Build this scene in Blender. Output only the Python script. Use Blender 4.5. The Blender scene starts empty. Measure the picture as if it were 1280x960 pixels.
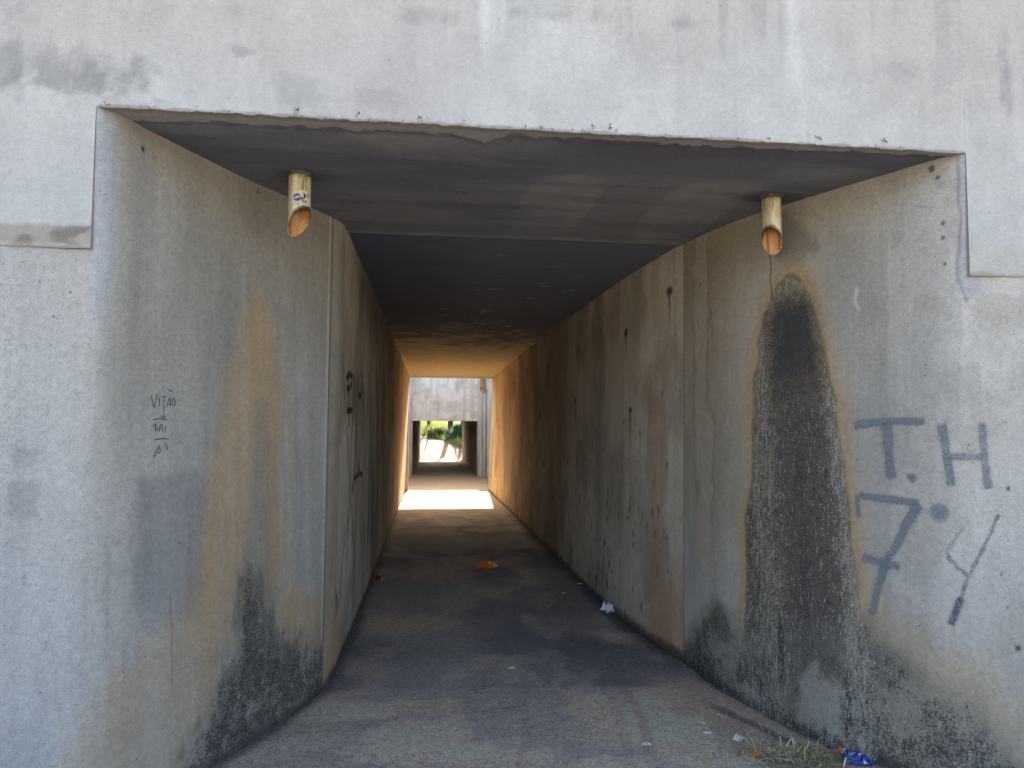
import bpy, math, random
import numpy as np
from mathutils import Vector, Matrix

random.seed(7); RNG = np.random.default_rng(7)
scene = bpy.context.scene
COL = scene.collection
H = 2.89                      # soffit height
SUN_AZ, SUN_EL = 4.5, 33.6    # degrees; the sun stands beyond the far end of the underpass

# ---------------------------------------------------------------- colour + noise helpers
def S(r, g, b):
    c = np.array([r, g, b], float) / 255
    return np.where(c <= .04045, c / 12.92, ((c + .055) / 1.055) ** 2.4)

def vnoise(x, y, seed=0):
    x = np.asarray(x, float); y = np.asarray(y, float)
    xi = np.floor(x).astype(np.int64); yi = np.floor(y).astype(np.int64)
    fx = x - xi; fy = y - yi
    fx = fx * fx * fx * (fx * (fx * 6 - 15) + 10); fy = fy * fy * fy * (fy * (fy * 6 - 15) + 10)
    def hsh(a, b):
        h = (a * 374761393 + b * 668265263 + seed * 974634761) & 0xffffffff
        h = ((h ^ (h >> 13)) * 1274126177) & 0xffffffff
        return ((h ^ (h >> 16)) & 0xffff) / 65535.
    a = hsh(xi, yi); b = hsh(xi + 1, yi); c = hsh(xi, yi + 1); d = hsh(xi + 1, yi + 1)
    return (a * (1 - fx) + b * fx) * (1 - fy) + (c * (1 - fx) + d * fx) * fy

def fbm(x, y, seed=0, oct=4, gain=.5):
    t = 0; a = 1; n = 0
    for i in range(oct):
        t = t + a * vnoise(x * 2 ** i + 17.3 * i, y * 2 ** i - 9.1 * i, seed + i * 31); n += a; a *= gain
    return t / n

def sstep(a, b, x):
    t = np.clip((x - a) / (b - a), 0, 1)
    return t * t * (3 - 2 * t)

def mix(c, col, m):
    m = np.asarray(m)[..., None]
    return c * (1 - m) + np.asarray(col) * m

def poly_sd(x, y, pts):
    """signed distance to a polygon, positive inside"""
    pts = np.array(pts, float)
    d = np.full(x.shape, 1e9); ins = np.zeros(x.shape, bool)
    for i in range(len(pts)):
        a = pts[i]; b = pts[(i + 1) % len(pts)]
        e = b - a; wx = x - a[0]; wy = y - a[1]
        t = np.clip((wx * e[0] + wy * e[1]) / (e @ e + 1e-12), 0, 1)
        d = np.minimum(d, (wx - e[0] * t) ** 2 + (wy - e[1] * t) ** 2)
        c = ((a[1] > y) != (b[1] > y))
        xx = (b[0] - a[0]) * (y - a[1]) / (b[1] - a[1] + 1e-12) + a[0]
        ins ^= c & (x < xx)
    d = np.sqrt(d)
    return np.where(ins, d, -d)

def line_d(x, y, pts):
    d = np.full(x.shape, 1e9)
    for a, b in zip(pts[:-1], pts[1:]):
        a = np.array(a, float); e = np.array(b, float) - a
        t = np.clip(((x - a[0]) * e[0] + (y - a[1]) * e[1]) / (e @ e + 1e-12), 0, 1)
        d = np.minimum(d, (x - a[0] - e[0] * t) ** 2 + (y - a[1] - e[1] * t) ** 2)
    return np.sqrt(d)

# ---------------------------------------------------------------- object helpers
def tag(o, label=None, cat=None, group=None, kind=None):
    if label: o['label'] = label
    if cat: o['category'] = cat
    if group: o['group'] = group
    if kind: o['kind'] = kind
    return o

def empty(name, loc=(0, 0, 0)):
    o = bpy.data.objects.new(name, None); COL.objects.link(o); o.location = loc
    o.empty_display_size = .2
    return o

def link(name, me, mat, parent=None):
    o = bpy.data.objects.new(name, me); COL.objects.link(o)
    if mat: me.materials.append(mat)
    if parent:
        o.parent = parent
        o.matrix_parent_inverse = Matrix.Translation(parent.location).inverted()
    return o

def raw_mesh(name, verts, faces, paint=None, speck=None, pale=None, smooth=True, extra=None):
    """faces: list of int arrays (n,k) with k constant per array, or lists"""
    me = bpy.data.meshes.new(name)
    verts = np.asarray(verts, np.float32)
    me.vertices.add(len(verts)); me.vertices.foreach_set('co', verts.ravel())
    li = []; ls = []; lt = []; n = 0
    for f in faces:
        f = np.asarray(f, np.int32)
        if f.ndim == 1: f = f[None]
        li.append(f.ravel()); k = f.shape[1]
        ls.append(n + np.arange(len(f)) * k); lt.append(np.full(len(f), k)); n += f.size
    li = np.concatenate(li); ls = np.concatenate(ls).astype(np.int32); lt = np.concatenate(lt).astype(np.int32)
    me.loops.add(len(li)); me.loops.foreach_set('vertex_index', li.astype(np.int32))
    me.polygons.add(len(ls)); me.polygons.foreach_set('loop_start', ls); me.polygons.foreach_set('loop_total', lt)
    me.polygons.foreach_set('use_smooth', np.full(len(ls), smooth, bool))
    if paint is not None:
        p = np.asarray(paint, np.float32)
        if p.shape[-1] == 3: p = np.concatenate([p, np.ones(p.shape[:-1] + (1,), np.float32)], -1)
        a = me.attributes.new('paint', 'FLOAT_COLOR', 'POINT'); a.data.foreach_set('color', np.clip(p, 0, 1).astype(np.float32).ravel())
    for nm, v in (('speck', speck), ('pale', pale)) + tuple((extra or {}).items()):
        if v is not None:
            a = me.attributes.new(nm, 'FLOAT', 'POINT'); a.data.foreach_set('value', np.asarray(v, np.float32).ravel())
    me.update(calc_edges=True); me.validate()
    return me

def grid_faces(nu, nv, base=0):
    i, j = np.meshgrid(np.arange(nu - 1), np.arange(nv - 1), indexing='ij')
    a = base + i * nv + j
    return np.stack([a, a + nv, a + nv + 1, a + 1], -1).reshape(-1, 4)

def slab(name, P, off, mat, paint, speck=None, pale=None, rim=(.2, .19, .18), parent=None, smooth=True):
    """a finely divided front sheet P[nu,nv,3] made solid: off[nu,3] pushes its border back"""
    nu, nv = P.shape[:2]
    off = np.broadcast_to(np.asarray(off, float), (nu, 3))
    V = [P.reshape(-1, 3)]; F = [grid_faces(nu, nv)]; base = nu * nv
    top, bot = P[:, -1], P[:, 0]
    def strip(A, B):
        nonlocal base
        n = len(A); V.append(A); V.append(B)
        i = np.arange(n - 1)
        F.append(np.stack([base + i, base + i + 1, base + n + i + 1, base + n + i], -1)); base += 2 * n
    strip(top, top + off); strip(bot + off, bot); strip(top + off, bot + off)
    for k in (0, nu - 1):
        ring = np.concatenate([P[k], (top[k] + off[k])[None], (bot[k] + off[k])[None]])
        V.append(ring); F.append(np.arange(base, base + len(ring))); base += len(ring)
    V = np.concatenate(V); ne = len(V) - nu * nv
    pc = np.concatenate([paint.reshape(-1, 3), np.broadcast_to(np.asarray(rim, float), (ne, 3))])
    z = np.zeros(ne)
    sp = np.concatenate([speck.ravel() if speck is not None else np.zeros(nu * nv), z])
    pl = np.concatenate([pale.ravel() if pale is not None else np.zeros(nu * nv), z])
    me = raw_mesh(name, V, F, pc, sp, pl, smooth)
    return link(name, me, mat, parent)

# ---------------------------------------------------------------- materials
def new_mat(name):
    m = bpy.data.materials.new(name); m.use_nodes = True
    nt = m.node_tree; nt.nodes.clear()
    out = nt.nodes.new('ShaderNodeOutputMaterial'); b = nt.nodes.new('ShaderNodeBsdfPrincipled')
    nt.links.new(b.outputs[0], out.inputs[0])
    return m, nt, b, out

class G:
    """small node-graph helper"""
    def __init__(s, nt): s.nt = nt
    def node(s, t, **k):
        n = s.nt.nodes.new(t)
        for a, b in k.items(): setattr(n, a, b)
        return n
    def set(s, n, i, v):
        if hasattr(v, 'is_output'): s.nt.links.new(v, n.inputs[i])
        else: n.inputs[i].default_value = v
    def math(s, op, a, b=0., c=None, clamp=False):
        n = s.node('ShaderNodeMath', operation=op, use_clamp=clamp)
        s.set(n, 0, a); s.set(n, 1, b)
        if c is not None: s.set(n, 2, c)
        return n.outputs[0]
    def noise(s, vec, scale, detail=4, rough=.55):
        n = s.node('ShaderNodeTexNoise'); s.set(n, 'Vector', vec); s.set(n, 'Scale', scale)
        s.set(n, 'Detail', detail); s.set(n, 'Roughness', rough); return n.outputs['Fac']
    def voro(s, vec, scale, out='Distance', feature='F1'):
        n = s.node('ShaderNodeTexVoronoi', feature=feature); s.set(n, 'Vector', vec); s.set(n, 'Scale', scale); return n.outputs[out]
    def mapping(s, vec, sc):
        n = s.node('ShaderNodeMapping'); s.set(n, 'Vector', vec); n.inputs['Scale'].default_value = sc; return n.outputs[0]
    def ramp(s, v, lo, hi, a=0., b=1.):
        n = s.node('ShaderNodeMapRange'); n.clamp = True
        s.set(n, 0, v); s.set(n, 1, lo); s.set(n, 2, hi); s.set(n, 3, a); s.set(n, 4, b); return n.outputs[0]
    def mixc(s, f, a, b, mode='MIX'):
        n = s.node('ShaderNodeMix', data_type='RGBA', blend_type=mode)
        s.set(n, 0, f); s.set(n, 6, a); s.set(n, 7, b); return n.outputs[2]
    def attr(s, name, out='Color'):
        n = s.node('ShaderNodeAttribute'); n.attribute_name = name; return n.outputs[out]
    def obj(s): return s.node('ShaderNodeTexCoord').outputs['Object']
    def bump(s, h, strength, dist):
        n = s.node('ShaderNodeBump'); s.set(n, 'Height', h); s.set(n, 'Strength', strength); s.set(n, 'Distance', dist); return n.outputs[0]

def concrete(name, grain=1., streak=(34, 34, 1.1), rough=.9, bump=.45, pores=1.):
    m, nt, b, out = new_mat(name); g = G(nt)
    v = g.obj(); c = g.attr('paint'); sp = g.attr('speck', 'Fac'); pa = g.attr('pale', 'Fac')
    n1 = g.noise(v, 38, 6, .72); n2 = g.noise(v, 190, 3, .7); ns = g.noise(g.mapping(v, streak), 1, 4, .6)
    nb = g.noise(v, 5.5, 5, .6)
    f = g.math('MULTIPLY', g.ramp(n1, .28, .72, 1 - .17 * grain, 1 + .15 * grain), g.ramp(ns, .3, .7, 1 - .05 * grain, 1 + .05 * grain))
    f = g.math('MULTIPLY', f, g.ramp(nb, .3, .7, .94, 1.06))
    f = g.math('MULTIPLY', f, g.ramp(n2, .3, .7, 1 - .2 * grain, 1 + .2 * grain))
    mul = g.node('ShaderNodeVectorMath', operation='SCALE'); g.set(mul, 0, c); g.set(mul, 3, f)
    col = mul.outputs[0]
    # dark lichen specks whose density is the 'speck' mask
    k = g.math('ADD', g.math('MULTIPLY', g.noise(v, 95, 3, .6), .65), g.math('MULTIPLY', g.noise(v, 21, 3, .6), .35))
    thr = g.math('SUBTRACT', .70, g.math('MULTIPLY', sp, .22))
    d = g.math('MULTIPLY_ADD', g.math('SUBTRACT', k, thr), 11., .15, clamp=True)
    d = g.math('MULTIPLY', d, g.ramp(sp, 0, .12))
    tone = g.mixc(g.noise(v, 7, 3), (.026, .027, .024, 1), (.060, .058, .053, 1))
    col = g.mixc(g.math('MULTIPLY', d, .84), col, tone)
    k2 = g.math('ADD', g.math('MULTIPLY', g.noise(v, 120, 3, .65), .6), g.math('MULTIPLY', g.noise(g.mapping(v, (60, 60, 16)), 1, 3, .6), .4))
    thr2 = g.math('SUBTRACT', .70, g.math('MULTIPLY', pa, .22))
    d2 = g.math('MULTIPLY_ADD', g.math('SUBTRACT', k2, thr2), 16., 0., clamp=True)
    d2 = g.math('MULTIPLY', d2, g.ramp(pa, 0, .12))
    col = g.mixc(g.math('MULTIPLY', d2, .85), col, (.34, .325, .29, 1))
    # fine hairline craze, only here and there
    wv = g.node('ShaderNodeVectorMath', operation='ADD'); nn = g.node('ShaderNodeTexNoise'); g.set(nn, 'Vector', v); g.set(nn, 'Scale', 6.); g.set(nn, 'Detail', 3.)
    sc = g.node('ShaderNodeVectorMath', operation='SCALE'); g.set(sc, 0, nn.outputs['Color']); g.set(sc, 3, .35); g.set(wv, 0, v); g.set(wv, 1, sc.outputs[0])
    cr = g.math('MULTIPLY', g.ramp(g.voro(wv.outputs[0], 1.3, 'Distance', 'DISTANCE_TO_EDGE'), .001, .0045, 1, 0), g.ramp(nb, .52, .62))
    col = g.mixc(g.math('MULTIPLY', cr, .35 * pores), col, (.06, .055, .05, 1))
    po = g.voro(v, 62, 'Distance'); pc_ = g.node('ShaderNodeSeparateColor'); g.set(pc_, 0, g.voro(v, 62, 'Color'))
    pore = g.math('MULTIPLY', g.ramp(po, .14, .26, 1, 0), g.math('GREATER_THAN', pc_.outputs[1], .80))
    col = g.mixc(g.math('MULTIPLY', pore, .33 * pores), col, (.07, .065, .06, 1))
    # air-bubble pits
    vo = g.voro(v, 17, 'Distance'); vc = g.voro(v, 17, 'Color')
    sep = g.node('ShaderNodeSeparateColor'); g.set(sep, 0, vc)
    pit = g.math('MULTIPLY', g.ramp(vo, .06, .10, 1, 0), g.math('GREATER_THAN', sep.outputs[0], .86))
    col = g.mixc(g.math('MULTIPLY', pit, .2 + .35 * pores), col, (.05, .045, .04, 1))
    g.set(b, 'Base Color', col); g.set(b, 'Roughness', rough); g.set(b, 'Specular IOR Level', .25)
    hgt = g.math('ADD', g.math('MULTIPLY', n1, .6), g.math('MULTIPLY', n2, .4))
    hgt = g.math('ADD', hgt, g.math('MULTIPLY', d, .5)); hgt = g.math('SUBTRACT', hgt, g.math('ADD', g.math('MULTIPLY', pit, 1.2), g.math('MULTIPLY', pore, .5)))
    g.set(b, 'Normal', g.bump(hgt, bump, .006))
    return m

def ground_mat(name, speckle=1., bump=.6):
    m, nt, b, out = new_mat(name); g = G(nt)
    v = g.obj(); c = g.attr('paint'); dust = g.attr('pale', 'Fac')
    n1 = g.noise(v, 30, 6, .78); n2 = g.noise(v, 120, 3, .7)
    f = g.math('MULTIPLY', g.ramp(n1, .28, .72, .62, 1.42), g.ramp(n2, .3, .7, .66, 1.36))
    mul = g.node('ShaderNodeVectorMath', operation='SCALE'); g.set(mul, 0, c); g.set(mul, 3, f); col = mul.outputs[0]
    vo = g.voro(v, 70, 'Distance'); sep = g.node('ShaderNodeSeparateColor'); g.set(sep, 0, g.voro(v, 70, 'Color'))
    st = g.math('MULTIPLY', g.ramp(vo, .18, .42, 1, 0), g.math('GREATER_THAN', sep.outputs[0], .72))
    col = g.mixc(g.math('MULTIPLY', st, .5 * speckle), col, (.36, .35, .33, 1))
    dk = g.math('MULTIPLY', g.ramp(vo, .25, .5, 1, 0), g.math('LESS_THAN', sep.outputs[0], .24))
    col = g.mixc(g.math('MULTIPLY', dk, .55 * speckle), col, (.035, .036, .04, 1))
    wv = g.node('ShaderNodeVectorMath', operation='ADD'); nn = g.node('ShaderNodeTexNoise'); g.set(nn, 'Vector', v); g.set(nn, 'Scale', 5.); g.set(nn, 'Detail', 4.)
    sc = g.node('ShaderNodeVectorMath', operation='SCALE'); g.set(sc, 0, nn.outputs['Color']); g.set(sc, 3, .5); g.set(wv, 0, v); g.set(wv, 1, sc.outputs[0])
    cr = g.math('MULTIPLY', g.ramp(g.voro(wv.outputs[0], 1.1, 'Distance', 'DISTANCE_TO_EDGE'), .002, .008, 1, 0), g.ramp(g.noise(v, 1.3, 3), .5, .6))
    col = g.mixc(g.math('MULTIPLY', cr, .6 * speckle), col, (.03, .03, .03, 1))
    g.set(b, 'Base Color', col); g.set(b, 'Roughness', .88); g.set(b, 'Specular IOR Level', .3)
    hgt = g.math('ADD', g.math('MULTIPLY', n1, .8), g.math('ADD', g.math('MULTIPLY', n2, .3), g.math('MULTIPLY', st, .35)))
    g.set(b, 'Normal', g.bump(hgt, bump, .009))
    return m

def paint_mat(name, rough=.5, noise=.15, bump=.1, sub=0., scale=60):
    m, nt, b, out = new_mat(name); g = G(nt)
    v = g.obj(); c = g.attr('paint'); n = g.noise(v, scale, 5, .6)
    mul = g.node('ShaderNodeVectorMath', operation='SCALE'); g.set(mul, 0, c); g.set(mul, 3, g.ramp(n, .3, .7, 1 - noise, 1 + noise))
    g.set(b, 'Base Color', mul.outputs[0]); g.set(b, 'Roughness', rough); g.set(b, 'Specular IOR Level', .35)
    if bump: g.set(b, 'Normal', g.bump(n, bump, .003))
    return m

def spray_mat(name, col, dens=.85, hard=.85):
    """spray paint or marker: opacity falls towards the stroke's edge and breaks up on the rough wall"""
    m, nt, b, out = new_mat(name); g = G(nt)
    v = g.obj(); a = g.attr('ink', 'Fac')
    n = g.noise(v, 110, 5, .7); n2 = g.noise(v, 9, 3, .6)
    k = g.math('MULTIPLY', a, g.ramp(n2, .3, .7, .7, 1.1))
    k = g.math('SUBTRACT', g.math('MULTIPLY', k, 1.45), g.ramp(n, .25, .75, 0., hard))
    k = g.math('MULTIPLY', g.ramp(k, 0., 1.0 if hard > .9 else .6), dens, clamp=True)
    g.set(b, 'Base Color', g.mixc(g.ramp(n, .45, .75), tuple(col) + (1,), tuple(np.minimum(np.array(col) * 2.1, 1)) + (1,)))
    g.set(b, 'Roughness', .7)
    tr = g.node('ShaderNodeBsdfTransparent'); mx = g.node('ShaderNodeMixShader')
    g.set(mx, 0, k); nt.links.new(tr.outputs[0], mx.inputs[1]); nt.links.new(b.outputs[0], mx.inputs[2])
    nt.links.new(mx.outputs[0], out.inputs[0])
    return m

def leaf_mat(name, c1, c2, trans=.35):
    m, nt, b, out = new_mat(name); g = G(nt)
    n = g.noise(g.obj(), 1.7, 4, .6)
    col = g.mixc(g.ramp(n, .35, .65), tuple(c1) + (1,), tuple(c2) + (1,))
    g.set(b, 'Base Color', col); g.set(b, 'Roughness', .6)
    t = g.node('ShaderNodeBsdfTranslucent'); g.set(t, 0, col)
    mx = g.node('ShaderNodeMixShader'); g.set(mx, 0, trans)
    nt.links.new(b.outputs[0], mx.inputs[1]); nt.links.new(t.outputs[0], mx.inputs[2]); nt.links.new(mx.outputs[0], out.inputs[0])
    return m

M_CONC = concrete('stained_concrete')
M_WHITE = concrete('whitewashed_concrete', grain=.6, streak=(26, 26, 1.6), bump=.4, pores=.15)
M_CEIL = concrete('sooty_formwork_concrete', grain=.8, streak=(1.1, 30, 30), bump=.4)
M_PATH = ground_mat('worn_asphalt')
M_DIRT = ground_mat('dry_dirt', .3)
M_PVC = paint_mat('yellowed_plastic', .42, .08, .05)
M_LIT = paint_mat('printed_litter', .35, .1, .1)
M_BARK = paint_mat('bark', .9, .3, .6, scale=25)
M_SPRAY = spray_mat('blue_grey_spray', (.15, .175, .21), .8, .95)
M_SPRAYD = spray_mat('dark_spray', (.07, .08, .11), .75, 1.15)
M_PEN = spray_mat('black_marker', (.024, .024, .028), .78)

# ---------------------------------------------------------------- plans of the curved walls (top x,y | foot x,y)
LW = [(-.60, 4.47, -.615, 4.56), (-.79, 4.10, -.745, 4.17), (-.945, 3.83, -.905, 3.79), (-1.20, 3.30, -1.13, 3.34), (-1.34, 3.014, -1.30, 3.12), (-1.60, 3.014, -1.60, 3.014), (-6.5, 3.014, -6.5, 3.014)]
RW = [(1.765, 4.78, 1.79, 4.93), (1.85, 4.36, 1.82, 4.36), (2.04, 3.85, 1.985, 3.71), (2.28, 3.35, 2.17, 3.31), (2.475, 3.014, 2.38, 3.10), (2.75, 3.014, 2.75, 3.014), (7.5, 3.014, 7.5, 3.014)]
LT = [(-.60, 4.47, -.615, 4.56), (-.548, 4.62, -.596, 4.72), (-.541, 4.76, -.589, 4.84), (-.537, 5.3, -.58, 5.3), (-.528, 6.3, -.57, 6.3), (-.505, 9.0, -.555, 9.0), (-.45, 18.4, -.53, 18.4)]
RT = [(1.765, 4.78, 1.79, 4.93), (1.70, 5.6, 1.69, 5.6), (1.67, 6.3, 1.64, 6.3), (1.63, 9.2, 1.615, 9.2), (1.66, 18.4, 1.57, 18.4)]

def plan(knots, ds):
    K = np.array(knots, float); Mi = (K[:, :2] + K[:, 2:]) / 2
    t = np.concatenate([[0], np.cumsum(np.linalg.norm(np.diff(Mi, axis=0), axis=1))])
    m = np.zeros_like(K); d = np.diff(K, axis=0) / np.diff(t)[:, None]
    m[0] = d[0]; m[-1] = d[-1]
    for i in range(1, len(K) - 1):
        w0, w1 = 1 / (t[i] - t[i - 1]), 1 / (t[i + 1] - t[i])
        m[i] = (d[i - 1] * w0 + d[i] * w1) / (w0 + w1)
    s = ds(t[-1]) if callable(ds) else np.asarray(ds, float)
    i = np.clip(np.searchsorted(t, s, side='right') - 1, 0, len(t) - 2)
    h = (t[i + 1] - t[i])[:, None]; u = ((s - t[i]) / (t[i + 1] - t[i]))[:, None]
    P = (2 * u**3 - 3 * u**2 + 1) * K[i] + (u**3 - 2 * u**2 + u) * h * m[i] + (-2 * u**3 + 3 * u**2) * K[i + 1] + (u**3 - u**2) * h * m[i + 1]
    if knots in (LW, RW): P[:, 1::2] = np.maximum(P[:, 1::2], 3.013)
    return s, P[:, :2], P[:, 2:]

def wall_points(knots, ds, zs):
    s, T, B = plan(knots, ds); a = (zs / H)[None, :, None]
    XY = B[:, None] * (1 - a) + T[:, None] * a
    return s, np.concatenate([XY, np.broadcast_to(zs[None, :, None], XY.shape[:2] + (1,))], 2)

def plan_normal(P):
    """horizontal unit normal per column, on the left-hand side of the direction of travel"""
    d = np.gradient(P[:, P.shape[1] // 2, :2], axis=0); d /= np.linalg.norm(d, axis=1)[:, None]
    return np.stack([-d[:, 1], d[:, 0], np.zeros(len(d))], -1)

def graded(fine, split, coarse):
    def fn(total):
        a = np.arange(0, min(split, total), fine); x = a[-1]; out = list(a); st = fine
        while x < total:
            st = min(st * 1.05, coarse); x += st; out.append(min(x, total))
        return np.array(out)
    return fn

def strokes_mesh(name, knots, side, strokes, mat, parent, lift=.002):
    """paint strokes on a ruled wall; each stroke = (points[(s,z)], width, ink)"""
    V = []; F = []; ink = []; base = 0
    for q, (pts, w, k) in enumerate(strokes):
        pts = np.array(pts, float)
        L = np.concatenate([[0], np.cumsum(np.linalg.norm(np.diff(pts, axis=0), axis=1))])
        if L[-1] < w:       # a dot: a small disc
            n = 15; ang = np.linspace(0, 2 * np.pi, n, endpoint=False); c = pts[0]
            rs = np.array([.01, .35, .7, 1.]); ii = [1, 1, .8, 0]
            sz = np.array([[c[0] + w * r * np.cos(a) * (1 + .12 * np.sin(3 * a + q)), c[1] + w * r * np.sin(a)] for r in rs for a in ang])
            fi = []
            for r in range(3):
                for a in range(n):
                    fi.append([base + r * n + a, base + r * n + (a + 1) % n, base + (r + 1) * n + (a + 1) % n, base + (r + 1) * n + a])
            kk = np.repeat(np.array(ii) * k, n)
        else:
            m = max(4, int(L[-1] / max(.012, w * .35)) + 1); u = np.linspace(0, L[-1], m)
            c = np.stack([np.interp(u, L, pts[:, 0]), np.interp(u, L, pts[:, 1])], -1)
            if len(pts) > 2 and m > 8:
                for _ in range(3): c[1:-1] = (c[:-2] + 2 * c[1:-1] + c[2:]) / 4
            c[:, 0] += .15 * w * (vnoise(u * 9, u * 0, q) - .5); c[:, 1] += .15 * w * (vnoise(u * 9, u * 0 + 5, q) - .5)
            d = np.gradient(c, axis=0); d /= np.linalg.norm(d, axis=1)[:, None] + 1e-9; nn = np.stack([-d[:, 1], d[:, 0]], -1)
            tt = np.array([-1.75, -.95, -.45, .45, .95, 1.75]) if w > .018 else np.array([-1, -.7, -.3, .3, .7, 1.]); ww = w * (.9 + .25 * vnoise(u * 6, u * 0, q + 9))
            sz = (c[:, None] + nn[:, None] * (tt[None, :, None] * .5 * ww[:, None, None])).reshape(-1, 2)
            fi = list(grid_faces(m, 6, base))
            end = np.clip(np.minimum(u, L[-1] - u) / (w * .5) + .25, 0, 1)
            kk = (end[:, None] * np.array([0, .42, 1, 1, .42, 0])[None] * k).ravel()
        s = np.clip(sz[:, 0], 0, None); z = sz[:, 1]
        so = np.argsort(s); inv = np.empty_like(so); inv[so] = np.arange(len(so))
        _, T, B = plan(knots, s); a = (z / H)[:, None]; xy = B * (1 - a) + T * a
        _, T2, B2 = plan(knots, s + .01); xy2 = B2 * (1 - a) + T2 * a
        d = xy2 - xy; d /= np.linalg.norm(d, axis=1)[:, None]
        n = np.stack([-d[:, 1], d[:, 0]], -1) * side
        p = np.concatenate([xy + n * (lift + .0004 * q), z[:, None]], 1)
        V.append(p); F += [np.asarray(f) for f in fi]; ink.append(kk); base += len(p)
    me = raw_mesh(name, np.concatenate(V), [np.array(F)], extra={'ink': np.concatenate(ink)})
    return link(name, me, mat, parent)

# ================================================================ PAINT OF THE WALLS (stains plus some painted shade and glow, in metres along the wall)
def streaks(s, z, f, seed, stretch=.12):
    return fbm(s * f, z * f * stretch, seed, 4)

def base_wall(s, z, a, b, seed):
    n = fbm(s * 1.3, z * .9, seed, 5); st = streaks(s, z, 9, seed + 3)
    return mix(np.broadcast_to(a, s.shape + (3,)).copy(), b, sstep(.35, .65, .6 * n + .4 * st))

def wing_left_paint(s, z):
    c = base_wall(s, z, S(176, 173, 166), S(190, 187, 181), 11)
    wob = .5 * (fbm(s * 7, z * 2, 5, 4) - .5); wob2 = fbm(s * 22, z * 9, 6, 4) - .5
    # shade of the soffit painted into the upper middle, vertical bands
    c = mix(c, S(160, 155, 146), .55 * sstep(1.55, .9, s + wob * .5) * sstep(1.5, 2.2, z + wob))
    c = mix(c, S(158, 157, 153), .55 * sstep(-.03, .04, .10 - np.abs(s - .94 - .04 * (2.3 - z) + .1 * wob)) * sstep(2.3, 2.0, z))
    c = mix(c, S(196, 196, 194), .5 * sstep(-.02, .05, .07 - np.abs(s - .27 + .12 * wob)) * sstep(.75, 1.1, z) * sstep(2.4, 1.8, z))
    c = mix(c, S(150, 148, 144), .35 * sstep(.55, .75, streaks(s, z, 16, 21, .06)) * sstep(2.9, 2.2, z) * sstep(.2, 1.2, z))
    c = mix(c, S(200, 203, 206), .5 * sstep(1.5, 1.75, s + .15 * wob))
    # rust streak below the drain pipe, fanning out at the foot
    tan = poly_sd(s, z, [(.66, 2.27), (.60, 2.22), (.54, 2.05), (.47, 1.745), (.444, 1.22), (.42, .69), (.0, .62), (.0, .30), (.40, .34), (.62, .72), (.78, .62), (.99, .30), (1.2, .0), (1.85, .0), (1.70, .32), (1.55, .60), (1.27, .70), (1.08, .98), (.985, 1.495), (.88, 1.95), (.79, 2.17), (.73, 2.25)])
    fine = fbm(s * 34, z * 2.2, 44, 4) - .5
    tm = sstep(-.09, .08, tan + .08 * wob + .05 * wob2 + .16 * fine)
    tm = tm * (1 - .5 * sstep(.95, 1.3, s) * sstep(1.0, .6, z)) * (.72 + .6 * vnoise(s * 26, z * 1.1, 45))
    c = mix(c, S(190, 168, 138), .86 * tm)
    c = mix(c, S(180, 156, 124), .28 * tm * sstep(.45, .62, fbm(s * 5, z * 1.2, 40, 4)))
    # its greyed core
    core = poly_sd(s, z, [(.70, 1.75), (.60, 1.72), (.52, 1.2), (.50, .5), (.80, .5), (.78, .95), (.73, 1.4)])
    c = mix(c, S(150, 146, 138), .6 * sstep(-.06, .08, core + .1 * wob))
    # squarish repainted patch
    pat = poly_sd(s, z, [(1.425, 1.375), (1.07, 1.40), (1.05, 1.1), (1.06, .72), (1.46, .68), (1.45, 1.05)])
    c = mix(c, S(146, 147, 146), .72 * (.75 + .5 * (streaks(s, z, 14, 23, .07) - .3)) * sstep(-.03, .03, pat + .05 * wob2 + .08 * wob) * sstep(.55, .95, z))
    for (a0, a1, z0, z1, k) in ((1.80, 1.90, 1.44, 1.52, .45), (1.81, 1.91, 1.24, 1.38, .5), (1.28, 1.36, .75, 1.0, .3)):
        d = np.minimum(np.minimum(s - a0, a1 - s), np.minimum(z - z0, z1 - z))
        c = mix(c, S(152, 156, 160), k * sstep(-.02, .02, d + .03 * wob2))
    # repair strip next to the vertical edge under the beam
    c = mix(c, S(186, 194, 206), .6 * sstep(-.015, .02, .055 - np.abs(s - 1.60 + .03 * wob)) * sstep(1.75, 2.35, z + .3 * wob))
    # hairline drips
    for (s0, zt, zb, w, k) in ((1.24, .85, .45, .003, .4), (.93, .62, 0, .003, -.5), (1.10, .4, 0, .003, -.4), (.705, 2.84, 2.5, .003, .2)):
        k2 = abs(k) * sstep(w * 2, w * .6, np.abs(s - s0 - .006 * np.sin(z * 9))) * (z < zt) * (z > zb)
        c = mix(c, S(96, 94, 90) if k > 0 else S(205, 205, 200), k2)
    for (s0, z0, r) in ((1.405, 2.795, .011), (.696, 2.845, .009), (.012, 2.205, .006), (.02, 1.05, .008)):
        d = np.hypot(s - s0, (z - z0) * .7); c = mix(c, S(48, 42, 38), .85 * sstep(r * 1.05, r * .6, d))
    # damp dark foot with lichen
    li = poly_sd(s, z, [(-.1, .36), (.18, .34), (.32, .43), (.50, .53), (.60, .76), (.70, .88), (.80, .86), (.88, .55), (1.02, .30), (1.20, .10), (1.30, -.1), (-.1, -.1)])
    lm = sstep(-.14, .16, li + .16 * wob + .05 * wob2)
    c = mix(c, S(142, 136, 126), .75 * lm * (.6 + .8 * vnoise(s * 30, z * 18, 46)))
    speck = 1.05 * sstep(-.12, .20, li + .18 * wob + .10 * wob2 + .12 * fine)
    speck = np.maximum(speck, .38 * sstep(.2, 0, np.abs(s - .72 + .2 * wob)) * sstep(1.5, .8, z))
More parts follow.
